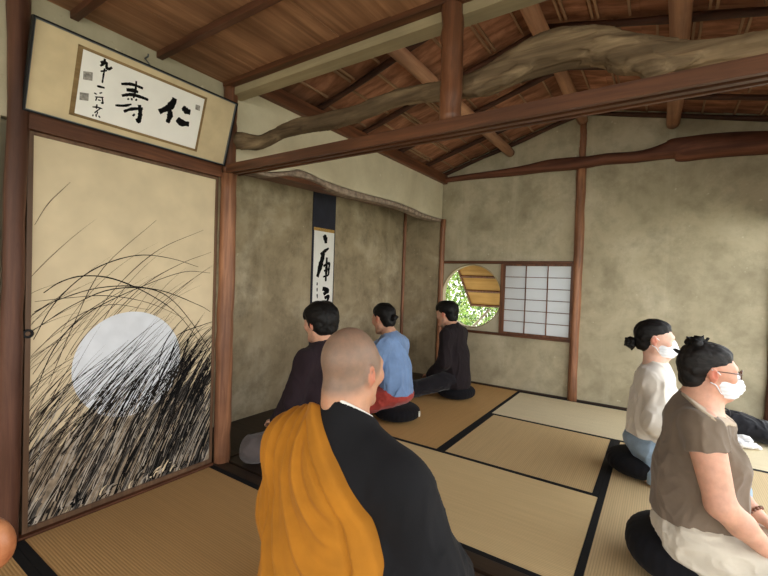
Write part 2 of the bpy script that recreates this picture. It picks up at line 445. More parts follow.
# shoji
P_ = NT('shoji paper'); P_.col((224,225,226)); P_.b.inputs['Roughness'].default_value = .9
tr = P_.t.nodes.new('ShaderNodeBsdfTranslucent'); tr.inputs['Color'].default_value = lin((200,202,204))
ms = P_.t.nodes.new('ShaderNodeMixShader'); ms.inputs[0].default_value = .5
P_.t.links.new(P_.b.outputs[0], ms.inputs[1]); P_.t.links.new(tr.outputs[0], ms.inputs[2])
P_.t.links.new(ms.outputs[0], P_.t.nodes['Material Output'].inputs['Surface']); M['paper_tr'] = P_.m
sh = thing('shoji_screen', 'small white paper lattice window screen beside the round window', 'paper window', (-1.09, BY-.006, .60))
sx0, sx1, sz1 = -.35, .352, .752
def sb(name, lo, hi, mat=M['red']): return box_obj(name, lo, hi, mat, sh, .0015)
sb('stile', (sx0, -.012, 0), (sx0+.022, .012, sz1)); sb('stile', (sx1-.022, -.012, 0), (sx1, .012, sz1))
sb('rail', (sx0+.022, -.012, 0), (sx1-.022, .012, .02)); sb('rail', (sx0+.022, -.012, sz1-.02), (sx1-.022, .012, sz1))
bm = bm_new(); w = sx1-sx0-.044
for i in (1, 2): x = sx0+.022+w*i/3; box(bm, (x-.005, -.008, .02), (x+.005, .004, sz1-.02))
for i in range(1, 6): z = .02+(sz1-.04)*i/6; box(bm, (sx0+.022, -.0075, z-.0035), (sx1-.022, .0035, z+.0035))
done('lattice', bm, M['red'], sh)
bm = bm_new(); box(bm, (sx0+.015, .005, .012), (sx1-.015, .0065, sz1-.012)); done('paper', bm, M['paper_tr'], sh)
# dark base line, corner post, big post, strut to the ridge
box_obj('baseboard_back', (AX+.02, BY-.014, -.01), (RX, BY+.004, .018), M['dark']); bpy.data.objects['baseboard_back']['kind'] = 'structure'
def post(name, a, b, r, mat, seed, wob=.05, n=16, seg=16):
    bm = bm_new(); p = lerp_pts(a, b, n); rn = random.Random(seed)
    if wob: p = [q+Vector((rn.uniform(-1, 1), rn.uniform(-1, 1), 0))*r*.07 for q in p]
    tube(bm, p, [r*(1+rn.uniform(-.04, .05)) for _ in p], seg, wob, 3, seed=seed); return struct(name, bm, mat)
post('trim_13', (-2.178, 4.452, -.03), (-2.172, 4.452, 1.87), .030, M['post'], 5)
post('trim_14', (-.705, BY-.012, -.03), (-.70, BY-.012, 2.36), .044, M['post'], 6)
post('trim_15', (-.70, BY-.005, 2.36), (-.705, BY-.005, 2.78), .030, M['post'], 7)
post('trim_16', (.757, BY-.01, -.03), (.757, BY-.01, 2.45), .036, M['lpost'], 8)
# crooked log across the back wall
bm = bm_new(); lp = []; lr = []
for x, z0_, z1_ in [(-2.19,2.30,2.362),(-1.9,2.30,2.365),(-1.5,2.300,2.378),(-1.2,2.298,2.392),(-1.0,2.292,2.405),(-.8,2.294,2.415),(-.62,2.290,2.408),(-.45,2.296,2.412),(-.2,2.29,2.40),(-.02,2.285,2.425),(.05,2.28,2.462),(.2,2.27,2.462),(.45,2.25,2.44),(.75,2.235,2.42)]:
    lp.append((x, BY-.03, (z0_+z1_)/2)); lr.append((z1_-z0_)/2)
sp = smooth_path([(*p, r) for p, r in zip(lp, lr)], 5); tube(bm, [tuple(p[:3]) for p in sp], [p[3] for p in sp], 18, .10, 4, seed=12)
struct('trim_17', bm, M['logw'], smooth=True, label='irregular reddish log set across the back wall under the roof', cat='log beam')

# ---- right side (garden side, mostly open), front room shell
XR2 = 1.75
bm = bm_new(); prism(bm, [(0, 1.50, 1.80), (0, 4.56, 1.80), (0, 4.56, 2.47), (0, 1.50, 2.47)], (RX-.03, 0, 0), (RX+.05, 0, 0)); struct('wall_right', bm, M['wall'])
box_obj('trim_18', (RX-.04, 1.6, 1.73), (RX+.06, 4.45, 1.80), M['redy']); bpy.data.objects['trim_18']['kind'] = 'structure'
post('trim_19', (RX, 1.57, -.03), (RX, 1.57, 2.45), .05, M['post'], 9)
bm = bm_new(); box(bm, (RX+.05, 1.50, 1.80), (XR2+.06, 1.60, 2.42)); struct('wall_front_upper', bm, M['wall'])
bm = bm_new(); box(bm, (XR2, -2.3, 2.12), (XR2+.08, 1.55, 2.42)); struct('wall_right', bm, M['wall'])
bm = bm_new(); box(bm, (XR2, -2.3, -.05), (XR2+.08, -1.9, 2.12)); struct('wall_right', bm, M['wall'])
bm = bm_new(); box(bm, (AX-.1, -2.38, -.05), (-2.0, -2.28, 2.42)); box(bm, (-2.0, -2.38, 2.12), (XR2+.08, -2.28, 2.42)); struct('wall_front', bm, M['wall'])
bm = bm_new(); box(bm, (.80, -2.3, -.10), (2.2, 1.49, -.06)); struct('floor', bm, M['dark'])

# ---- timber of the left wall and the room divide
post('trim_20', (-2.205, .557, -.04), (-2.195, .572, 2.30), .037, M['lpost'], 21, .06, 20, 20)
post('trim_21', (-2.185, 1.550, -.03), (-2.185, 1.548, 1.74), .047, M['post'], 22, .03, 20, 20)
post('trim_22', (-2.185, 1.548, 1.74), (-2.185, 1.548, 2.26), .040, M['red'], 23, .02)
bm = bm_new(); box(bm, (AX-.07, .575, 1.712), (AX+.012, 1.50, 1.782), .004); struct('trim_23', bm, M['redy'])
bm = bm_new(); box(bm, (AX-.06, .575, -.04), (AX+.010, 1.50, .006), .002); struct('trim_24', bm, M['redy'])
# grooved lintel between the rooms
zt_ = 1.785
pf = [(0,1.505,1.735),(0,1.505,zt_),(0,1.60,zt_),(0,1.60,1.735),(0,1.588,1.735),(0,1.588,1.746),(0,1.566,1.746),(0,1.566,1.735),(0,1.545,1.735),(0,1.545,1.746),(0,1.523,1.746),(0,1.523,1.735)]
bm = bm_new(); prism(bm, pf, (-2.15, 0, 0), (RX+.02, 0, 0)); struct('trim_25', bm, M['redx'], label='long grooved reddish lintel beam crossing between the two rooms', cat='lintel beam')
post('trim_26', (-.742, 1.552, 1.778), (-.745, 1.540, 2.31), .044, M['red'], 26, .01)
# pale edge beam of the flat ceiling and its brown moulding
bm = bm_new(); box(bm, (AX, 1.545, 2.204), (XR2, 1.63, 2.262), .004); struct('trim_27', bm, M['tan'])
bm = bm_new(); box(bm, (AX, 1.50, 2.246), (XR2, 1.555, 2.30), .004); struct('trim_28', bm, M['redx'])
# flat board ceiling
bm = bm_new(); x = AX-.02; rnd = random.Random(2); k = 0
while x < XR2:
    w = .30; dz = .004*(k % 2); box(bm, (x, -2.3, 2.272+dz), (x+w+.01, 1.55, 2.284+dz)); x += w; k += 1
struct('ceiling', bm, M['ceil'])
for i, y in enumerate((1.135, .76, .385, .01, -.365, -.74, -1.1)):
    bm = bm_new(); box(bm, (AX-.01, y-.016, 2.240), (XR2, y+.016, 2.273), .004); struct('ceiling_batten', bm, M['batten'], group='ceiling battens', label='dark batten under the flat board ceiling', cat='batten')
bm = bm_new(); box(bm, (AX-.2, -2.4, 2.42), (XR2+.3, 1.62, 2.46)); struct('ceiling_upper', bm, M['ceil'])

# ---- raftered roof over the back room
Y0, Y1 = 1.60, BY+.12
XE = 1.45
def roofz(x): return (zl(x) if x < -.71 else zr(x))
for side, (xa, xb) in enumerate(((AX-.45, -.71), (-.71, XE))):
    bm = bm_new(); n = 7 if side == 0 else 8
    for i in range(n):
        a = xa+(xb-xa)*i/n; b = xa+(xb-xa)*(i+1)/n
        lap = .006*(1 if side == 0 else 1)
        za, zb = roofz(a)+.075, roofz(b)+.075
        if side == 0: zb += lap
        else: za += lap
        prism(bm, [(a, 0, za), (b, 0, zb), (b, 0, zb+.012), (a, 0, za+.012)], (0, Y0-.3, 0), (0, Y1+.3, 0))
    r = struct('ceiling_slope', bm, M['sheath'], label=('reddish boarded roof slope on the alcove side', 'reddish boarded roof slope on the garden side')[side], cat='roof')
    bm = bm_new(); rn = random.Random(30+side); bays = [1.60, 1.75, 2.31, 2.87, 3.46, 4.02, 4.50]
    for bi in range(len(bays)-1):
        yA, yB = bays[bi]+.02, bays[bi+1]-.02
        x = xa+.12+.05*(bi % 2)
        while x < xb-.05:
            for off in ((0,) if rn.random() < .6 else (-.016, .016)):
                xx = x+off; z = roofz(xx)+.066
                box(bm, (xx-.007, yA, z-.007), (xx+.007, yB, z+.007))
            x += rn.uniform(.17, .24)
    done('lath', bm, M['lath'], r)
for y in (1.72, 2.31, 2.87, 3.46, 4.02, 4.46):
    for side, (xa, xb) in enumerate(((AX-.4, -.70), (-.72, XE))):
        bm = bm_new(); p = [(x, y+.006*math.sin(x*7+y), roofz(x)+.036) for x in np.linspace(xa, xb, 14)]
        tube(bm, p, [.022*(1+.1*math.sin(i*1.3+y*5)) for i in range(14)], 10, .05, 3, seed=int(y*10)+side)
        struct('rafter', bm, M['rafter'], smooth=True, group='rafters under the sloping roof', label='dark slender pole rafter under the boarded sloping roof', cat='rafter')
def pole(name, x, z, r, ya, yb, mat, seed, label):
    bm = bm_new(); n = 22; p = [(x+.004*math.sin(i*.9+seed), ya+(yb-ya)*i/(n-1), z) for i in range(n)]
    tube(bm, p, [r*(1+.04*math.sin(i*.6+seed)) for i in range(n)], 18, .03, 5, seed=seed); struct(name, bm, mat, label=label, cat='purlin')
pole('purlin', -1.42, zl(-1.42)-.036, .046, 1.62, BY+.02, M['pole'], 3, 'thick pale round purlin under the alcove-side roof slope')
pole('purlin', -.71, ZR-.03, .05, 1.62, BY+.02, M['pole'], 4, 'thick pale round ridge pole at the top of the roof')
pole('purlin', .025, zr(.025)-.038, .052, 1.62, BY-.05, M['pole'], 5, 'thick pale round purlin under the garden-side roof slope')
bm = bm_new(); box(bm, (AX-.05, 1.6, 2.288), (AX+.045, 4.50, 2.385), .01); struct('trim_29', bm, M['redy'])
bm = bm_new(); box(bm, (RX-.03, 1.6, 2.39), (RX+.06, 4.50, 2.47), .01); struct('trim_30', bm, M['redy'])

# ---- crooked natural log over the lintel
V = Vol((-2.35, 1.45, 1.62), (.86, 1.98, 2.26), .008)
ctr = [(-2.20,1.575,1.950,.040),(-2.12,1.60,1.942,.040),(-2.04,1.615,1.925,.033),(-1.95,1.63,1.930,.030),(-1.85,1.65,1.962,.035),(-1.72,1.66,1.978,.038),(-1.55,1.67,1.968,.034),(-1.38,1.675,1.972,.036),(-1.22,1.68,1.995,.036),(-1.06,1.68,2.008,.034),(-.87,1.68,1.990,.036),(-.68,1.68,1.978,.042),(-.585,1.68,1.995,.052),(-.50,1.685,2.022,.062),(-.40,1.685,2.034,.070),(-.29,1.685,2.024,.067),(-.19,1.685,1.992,.060),(-.097,1.685,1.945,.052),(.0,1.685,1.915,.045),(.08,1.685,1.898,.042),(.24,1.685,1.878,.044),(.5,1.68,1.86,.046),(.80,1.66,1.85,.046)]
sm = smooth_path(ctr, 4)
for a, b in zip(sm[:-1], sm[1:]): V.cone(a[:3], b[:3], a[3], b[3], .012)
V.chain([(-.80,1.66,1.955),(-.66,1.635,1.925),(-.55,1.625,1.945),(-.45,1.645,1.99)], [.018,.020,.022,.02], .012)
V.chain([(-.15,1.65,1.93),(-.05,1.63,1.87),(.06,1.64,1.872)], [.03,.03,.02], .03)
V.disp(lambda p: .007*vn(p*A3((5, 30, 30)))+.006*(1-2*np.abs(vn(p*A3((7, 60, 60)))))+.009*vn(p*A3((6, 6, 6))))
lg = V.mesh('log_beam', M['log']); tag(lg, 'long crooked weathered natural log spanning the room above the straight lintel', 'log beam', None, 'structure')
# measured brush strokes, in the coordinates of the sheet or panel they lie on
CAL= [(0.05, [(0.723, 0.804), (0.717, 0.724), (0.688, 0.61), (0.612, 0.469)]), (0.042, [(0.687, 0.577), (0.707, 0.515), (0.707, 0.426), (0.698, 0.328)]), (0.05, [(0.807, 0.701), (0.848, 0.659), (0.886, 0.659)]), (0.05, [(0.777, 0.457), (0.821, 0.415), (0.895, 0.435)]), (0.024, [(0.287, 0.699), (0.364, 0.757), (0.453, 0.761)]), (0.018, [(0.393, 0.838), (0.398, 0.678), (0.393, 0.545)]), (0.03, [(0.331, 0.638), (0.381, 0.666), (0.421, 0.671)]), (0.026, [(0.304, 0.517), (0.375, 0.591), (0.464, 0.607), (0.509, 0.601)]), (0.02, [(0.35, 0.508), (0.36, 0.491)]), (0.02, [(0.41, 0.541), (0.422, 0.526)]), (0.016, [(0.379, 0.535), (0.384, 0.499)]), (0.02, [(0.269, 0.326), (0.336, 0.372), (0.386, 0.434)]), (0.024, [(0.337, 0.272), (0.392, 0.355), (0.478, 0.429)]), (0.032, [(0.446, 0.47), (0.463, 0.342), (0.462, 0.192), (0.441, 0.227)]), (0.028, [(0.409, 0.278), (0.423, 0.259)]), (0.02, [(0.124, 0.905), (0.146, 0.93), (0.168, 0.94)]), (0.02, [(0.150, 0.985), (0.147, 0.91), (0.126, 0.85)]), (0.022, [(0.166, 0.945), (0.169, 0.87), (0.186, 0.855), (0.206, 0.90)]), (0.012, [(0.133, 0.771), (0.176, 0.822)]), (0.014, [(0.158, 0.84), (0.156, 0.721), (0.156, 0.603)]), (0.018, [(0.124, 0.529), (0.177, 0.543)]), (0.01, [(0.111, 0.408), (0.132, 0.402)]), (0.01, [(0.148, 0.43), (0.165, 0.458)]), (0.01, [(0.122, 0.352), (0.179, 0.388)]), (0.01, [(0.135, 0.35), (0.129, 0.296)]), (0.012, [(0.17, 0.381), (0.18, 0.295), (0.166, 0.296)]), (0.009, [(0.143, 0.323), (0.164, 0.325)]), (0.011, [(0.115, 0.185), (0.152, 0.204), (0.183, 0.203)]), (0.01, [(0.142, 0.247), (0.143, 0.171)]), (0.01, [(0.171, 0.208), (0.134, 0.101)]), (0.009, [(0.154, 0.135), (0.152, 0.086)]), (0.01, [(0.127, 0.07), (0.125, 0.038)]), (0.01, [(0.145, 0.09), (0.15, 0.045)]), (0.011, [(0.164, 0.076), (0.177, 0.049)])]
SEALS= [[(0.023, 0.678), (0.084, 0.71), (0.089, 0.583), (0.028, 0.553)], [(0.019, 0.346), (0.078, 0.372), (0.082, 0.256), (0.024, 0.23)], [(0.921, 0.839), (0.965, 0.844), (0.971, 0.749), (0.926, 0.746)]]
SCR= [(0.03, [(2.961, 1.542), (2.983, 1.512), (2.992, 1.467)]), (0.016, [(2.922, 1.355), (2.975, 1.389), (3.036, 1.424)]), (0.03, [(2.968, 1.376), (2.932, 1.27), (2.888, 1.143)]), (0.014, [(2.967, 1.247), (3.008, 1.267), (3.049, 1.276), (3.045, 1.217), (3.037, 1.165), (2.965, 1.145)]), (0.018, [(3.012, 1.333), (3.01, 1.216), (3.005, 1.103)]), (0.012, [(2.976, 1.203), (3.038, 1.217)]), (0.024, [(2.963, 1.033), (3.04, 1.017), (2.979, 0.977)]), (0.02, [(2.995, 0.942), (3.05, 0.957), (3.032, 0.899)]), (0.008, [(2.887, 1.092), (2.888, 1.063)]), (0.008, [(2.889, 1.04), (2.89, 1.006)]), (0.008, [(2.891, 0.983), (2.897, 0.942)])]
ARCS= [(0.006, [(0.637, 0.834), (0.705, 0.981), (0.816, 1.11), (0.94, 1.186), (1.079, 1.224), (1.236, 1.213), (1.384, 1.176)]), (0.007, [(0.669, 1.033), (0.729, 1.081), (0.816, 1.11), (0.942, 1.099), (1.108, 1.025), (1.272, 0.907), (1.427, 0.712)]), (0.006, [(0.639, 0.953), (0.723, 1.002), (0.878, 1.055), (1.058, 1.061), (1.214, 1.007), (1.362, 0.845), (1.473, 0.677)]), (0.003, [(0.634, 1.32), (0.681, 1.42), (0.759, 1.527)]), (0.004, [(0.692, 0.632), (0.781, 0.888), (0.897, 1.15), (1.141, 1.41)]), (0.004, [(0.82, 0.862), (0.965, 1.07), (1.155, 1.255), (1.409, 1.39)]), (0.004, [(0.841, 0.79), (1.058, 1.045), (1.265, 1.182), (1.464, 1.267)]), (0.006, [(0.64, 0.877), (0.779, 0.978), (0.943, 1.05), (1.159, 1.045), (1.389, 0.958), (1.467, 0.915)]), (0.004, [(0.639, 0.996), (0.76, 1.01), (0.921, 1.017), (1.109, 0.978), (1.301, 0.889)]), (0.005, [(0.636, 0.686), (0.725, 0.825), (0.859, 0.952), (1.058, 1.055), (1.295, 1.144), (1.461, 1.144)]), (0.004, [(0.635, 0.771), (0.761, 0.903), (0.922, 0.974), (1.11, 0.942)]), (0.006, [(1.116, 0.681), (1.274, 0.797), (1.424, 0.841), (1.482, 0.855)]), (0.005, [(0.637, 0.579), (0.708, 0.783), (0.819, 0.931), (0.988, 1.046)])]
# ================================================================== PAINTINGS AND WRITING
INK = plain('ink', (16,16,17), .85, .1, .05)
INKS = plain('soft ink', (70,60,52), .9, .1, .1)
INKM = plain('mid ink', (38,34,31), .9, .1, .1)
WASH = plain('pale wash', (158,150,138), .9, .1, .2, 30)
SILK = plain('painting silk', (214,198,166), .85, .15, .04, 5)
MOON = plain('moon white', (216,221,228), .9, .1, .03, 9)
PAPER = plain('calligraphy paper', (244,243,238), .85, .1, .02, 6)
MOUNT = plain('mount silk', (208,190,154), .85, .15, .05, 8)
STRIP = wood('brocade strip', (132,106,70), (168,140,98), 1, 60, .7, .2)
LACQ = plain('black lacquer', (20,20,22), .6, .25, .1)
SILVER = plain('grey frame edge', (104,106,108), .6, .3, .1)
SEAL = plain('grey seal', (150,146,140), .9, .1, .2, 90)
NAVY = cloth('navy silk', (40,42,54), .1)
GOLD = plain('gold brocade', (176,140,76), .6, .3, .25, 150)

# sliding door with the moon and grass painting
DX = AX-.028
dr = thing('sliding_door', 'tall sliding door painted with a white moon behind dark wind-blown grass', 'sliding door', (DX, 1.05, .006))
def dbox(name, lo, hi, mat): return box_obj(name, (lo[0], lo[1]-1.05, lo[2]-.006), (hi[0], hi[1]-1.05, hi[2]-.006), mat, dr, .002)
d0, d1, dz0, dz1 = .606, 1.497, .008, 1.710
dbox('stile', (-.018, d0, dz0), (.018, d0+.020, dz1), M['fus']); dbox('stile', (-.018, d1-.016, dz0), (.018, d1, dz1), M['fus'])
dbox('rail', (-.018, d0+.020, dz0), (.018, d1-.016, dz0+.024), M['fus']); dbox('rail', (-.018, d0+.020, dz1-.014), (.018, d1-.016, dz1), M['fus'])
u0, u1, v0, v1 = d0+.020, d1-.016, dz0+.024, dz1-.014
bm = bm_new(); box(bm, (-.010, u0-1.05, v0-.006), (.010, u1-1.05, v1-.006), mi=0)
lay = [0]
def put(y, z):
    y = min(max(y, u0), u1); z = min(max(z, v0), v1)
    return (.0104+lay[0]*1e-6, y-1.05, z-.006)
mc, mz, mr = 1.032, .672, .256
vs = [bm.verts.new((.0106, mc-1.05+mr*math.cos(2*PI*i/96), mz-.006+mr*1.03*math.sin(2*PI*i/96))) for i in range(96)]
rnd = random.Random(11); lay[0] = 500
def blade(y, z, L, bend, lean, wd, mi, curl=0):
    """one blade of grass: from its root up, leaning to the right and bending over"""
    pts = []; a = PI/2-lean; yy, zz = y, z; n = 9
    for i in range(n):
        pts.append((yy, zz)); yy += math.cos(a)*L/n; zz += math.sin(a)*L/n; a -= bend/n
    lay[0] += 1; stroke(bm, pts, wd, put, mi, 3, (1, .9, .12), rnd)
# grey-brown wash under the grass: broad dry strokes, rising to the right
for i in range(420):
    y = rnd.uniform(u0-.25, u1-.01); q = (y-u0)/(u1-u0); z = v0+rnd.uniform(.0, .16+.28*max(0, q)); L = rnd.uniform(.20, .42)
    if rnd.random() < .5: z = v0-rnd.uniform(0, .12)
    blade(y, z, L, rnd.uniform(.3, .6), rnd.uniform(.28, .48), rnd.uniform(.014, .034), rnd.choice((6, 6, 7)) if q < .5 or rnd.random() < .35 else 7)
def curve_blades(n, ya, yb, za, zb, La, Lb, la, lb, ba, bb, wa, wb, mis, pw=1):
    for i in range(n):
        y = ya+(yb-ya)*rnd.random()**pw; blade(y, rnd.uniform(za, zb), rnd.uniform(La, Lb), rnd.uniform(ba, bb), rnd.uniform(la, lb), rnd.uniform(wa, wb), rnd.choice(mis))
for w_, pts in ARCS: lay[0] += 1; stroke(bm, pts, w_*.95, put, 3 if w_ < .0045 else 4, 5, (.5, 1, .4), rnd)
curve_blades(46, u0-.25, u0+.45, .40, .90, .35, .75, .35, .8, .3, 1.1, .0018, .0034, (3, 3, 4))     # thin long sweeps
f = bm.faces.new(vs); f.material_index = 1
for v in vs: v.co.x = .0104+(lay[0]+2)*1e-6
lay[0] += 4
curve_blades(120, u0-.40, u1-.25, v0-.1, v0+.2, .40, .85, .25, .48, .3, .75, .0025, .0065, (2, 4, 4, 3))  # long flowing blades
curve_blades(80, u0+.05, u1-.02, v0-.1, v0+.32, .28, .60, .22, .45, .25, .7, .003, .009, (2, 2, 4))
curve_blades(120, u0-.2, u1-.02, v0-.1, v0+.34, .18, .45, .26, .45, .2, .5, .003, .008, (5, 5, 6))        # pale streaks between
curve_blades(80, u0+.32, u1-.01, v0-.05, v0+.44, .25, .55, .22, .42, .25, .7, .003, .009, (2, 2, 2, 4))
curve_blades(95, .60, 1.20, .28, .55, .30, .62, .5, .9, .1, .5, .0018, .0046, (2, 4, 4))                # blades across the moon
curve_blades(70, 1.16, 1.44, .35, .66, .20, .42, .15, .5, .6, 1.4, .003, .0075, (2, 2, 4))           # dark clump by the right edge
curve_blades(45, u0, u1-.02, v0, v0+.03, .03, .08, -.3, .8, .5, 2, .007, .015, (2, 5, 0, 4))
done('painted_panel', bm, [SILK, MOON, INK, INKS, INKM, WASH, plain('brown wash', (140,126,108), .9, .1, .2, 30), plain('dark wash', (78,74,70), .9, .1, .3, 30)], dr)
bm = bm_new(); pr = [(.018, 0), (.018, .021), (.030, .019), (.030, .011), (.023, .009), (.023, 0)]
rings = []
for k in range(24):
    a = 2*PI*k/24; rings.append([bm.verts.new((x-.006, d0+.010-1.05+r*math.cos(a), .862-.006+r*math.sin(a))) for x, r in pr[1:5]])
for k in range(24):
    for i in range(3): bm.faces.new((rings[k][i], rings[(k+1) % 24][i], rings[(k+1) % 24][i+1], rings[k][i+1]))
bm.faces.new([r[3] for r in rings]); bm.faces.new([r[0] for r in rings][::-1])
done('door_pull', bm, LACQ, dr)['label'] = 'round black door pull'

# framed calligraphy leaning out over the door
ang = math.atan2(.11, .345); FH = .362; FW = .930
fr = thing('framed_calligraphy', 'long framed calligraphy of brushed black characters leaning out above the painted door', 'framed calligraphy', (AX+.016, 1.040, 1.778))
def fp(u, v, w): # u along wall from centre, v up the leaning face, w out of it
    return (v*math.sin(ang)+w*math.cos(ang), u, v*math.cos(ang)-w*math.sin(ang))
def fbox(name, u0, u1, v0, v1, w0, w1, mat, bev=.0015):
    bm = bm_new(); g = box(bm, (w0, u0, v0), (w1, u1, v1), bev)
    for v in bm.verts: w, u, vv = v.co; v.co = fp(u, vv, w)
    return done(name, bm, mat, fr)
h = FW/2
fbox('backing', -h+.006, h-.006, .006, FH-.006, -.004, .008, MOUNT)
for nm, (a, b, c, d) in (('frame_side', (-h, -h+.007, 0, FH)), ('frame_side', (h-.007, h, 0, FH)), ('frame_edge', (-h+.007, h-.007, 0, .007)), ('frame_edge', (-h+.007, h-.007, FH-.007, FH))):
    fbox(nm, a, b, c, d, -.008, .020, LACQ)
bm = bm_new()
for a, b, c, d in ((-h+.007, -h+.0105, .007, FH-.007), (h-.0105, h-.007, .007, FH-.007), (-h+.0105, h-.0105, .007, .0105), (-h+.0105, h-.0105, FH-.0105, FH-.007)):
    box(bm, (.006, a, c), (.015, b, d))
for v in bm.verts: w, u, vv = v.co; v.co = fp(u, vv, w)
done('inner_moulding', bm, SILVER, fr)
pu0, pu1, pv0, pv1 = -.292, .274, .046, .314     # the white sheet
for a, b, c, d in ((pu0-.017, pu0+.002, pv0-.011, pv1+.011), (pu1-.002, pu1+.011, pv0-.011, pv1+.011), (pu0-.017, pu1+.011, pv0-.011, pv0+.001), (pu0-.017, pu1+.011, pv1-.001, pv1+.011)):
    fbox('brocade_strip', a, b, c, d, .0078, .0092, STRIP, 0)
bm = bm_new(); box(bm, (.0079, pu0, pv0), (.0088, pu1, pv1))
cl = [0]
def cput(u, v): return (.0090+cl[0]*2e-6, pu0+u*(pu1-pu0), pv0+v*(pv1-pv0))
asp = (pu1-pu0)/(pv1-pv0)
for w_, pts in CAL:
    cl[0] += 1; P = [(u*asp, v) for u, v in pts]
    stroke(bm, P, w_*asp*(1.25 if w_ > .03 else 1.1), lambda x, y: cput(x/asp, y), 1, 6, (.75, 1, .65), rnd)
for q in SEALS:
    f = bm.faces.new([bm.verts.new(cput(*p)) for p in q]); f.material_index = 2
for v in bm.verts: w, u, vv = v.co; v.co = fp(u, vv, w)
done('calligraphy_sheet', bm, [PAPER, INK, SEAL], fr)
bm = bm_new(); tp = Vector(fp(.02, FH-.02, -.01)); tube(bm, lerp_pts(tp, Vector((-.02, .02, .43)), 6), .003, 6); tube(bm, [(-.02, .02, .43), (.012, .02, .432), (.014, .02, .444)], .004, 8)
done('hanging_hook', bm, SILVER, fr)

# hanging scroll in the alcove
S0, S1 = 2.806, 3.125; SXp = ALC+.004
sc = thing('hanging_scroll', 'tall hanging scroll with brushed characters and dark blue top in the alcove', 'hanging scroll', (SXp, (S0+S1)/2, .42))
yc = (S0+S1)/2
def sbox(name, y0, y1, z0, z1, x0, x1, mat): return box_obj(name, (x0, y0-yc, z0-.42), (x1, y1-yc, z1-.42), mat, sc, 0)
sbox('silk_mount', S0, S1, .47, 1.995, 0, .003, NAVY)
sbox('gold_band', S0+.018, S1-.012, 1.575, 1.605, .003, .0042, GOLD)
sbox('gold_band', S0+.018, S1-.012, .70, .73, .003, .0042, GOLD)
bm = bm_new(); box(bm, (.003, S0+.024-yc, .73-.42), (.0045, S1-.014-yc, 1.575-.42)); cl[0] = 0
for w_, pts in SCR:
    cl[0] += 1; stroke(bm, pts, w_*2.1, lambda y, z: (.0047+cl[0]*2e-6, y-yc, z-.42), 1, 6, (.75, 1, .6), rnd)
stroke(bm, [(2.90, .88), (2.97, .90), (3.05, .89)], .03, lambda y, z: (.0049, y-yc, z-.42), 1)
done('calligraphy_sheet', bm, [PAPER, INK], sc)
bm = bm_new(); tube(bm, lerp_pts((.012, S0-.03-yc, .455-.42), (.012, S1+.03-yc, .455-.42), 4), .013, 14); done('roller', bm, LACQ, sc)
bm = bm_new(); tube(bm, lerp_pts((.006, S0-yc, 1.998-.42), (.006, S1-yc, 1.998-.42), 4), .007, 10); done('top_rod', bm, LACQ, sc)
# ================================================================== PEOPLE
def skin_mat(name, c, scalp=None):
    n = NT(name); f = n.noise(26, 4); base = n.ramp(f, (.3, tuple(v*.93 for v in c)), (.7, tuple(min(255, v*1.05) for v in c)))
    base = n.mix(n.math('MULTIPLY', n.attr('flush'), .7), base, (c[0]*.98, c[1]*.64, c[2]*.58))
    if scalp: base = n.mix(n.math('MULTIPLY', n.attr('scalp'), n.math('ADD', .55, n.math('MULTIPLY', n.noise(30, 4, .7), .62))), base, scalp)
    n.col(base); n.bump(n.noise(160, 3), .12, .002)
    return n.fin(.5, .35, Subsurface_Weight=.12, Subsurface_Scale=.02)
SK_M = skin_mat('monk skin', (188,140,112), (122,102,88)); SK_P = skin_mat('skin', (206,158,132)); SK_F = skin_mat('fair skin', (226,184,164)); SK_O = skin_mat('tan skin', (212,162,138))
def hair_mat(name, c, hi):
    n = NT(name); g = n.noise(1, 4, .6, n.map((110, 22, 60), rot=(.3, .2, 0)), .6)
    n.col(n.ramp(g, (.35, c), (.75, hi))); n.bump(g, .35, .003); return n.fin(.55, .25)
HAIR = hair_mat('black hair', (9,8,9), (24,22,22)); HAIRG = hair_mat('greying hair', (14,13,13), (44,40,39))
EYEW = plain('eye white', (226,222,216), .25, .5, .03); EYED = plain('iris', (34,24,20), .2, .6, .05)
WHITEM = cloth('white mask', (232,235,240), .03, 300, .1, .8, .1, 20)
ZAFU = cloth('black cushion cloth', (19,19,23), .12, 300, .12, .95, .03)

def rot(yaw=0, pitch=0, roll=0):
    """yaw > 0 turns the face to the body's left, pitch > 0 lowers the chin"""
    return np.array((Matrix.Rotation(yaw, 3, 'Z') @ Matrix.Rotation(-pitch, 3, 'X') @ Matrix.Rotation(roll, 3, 'Y')))

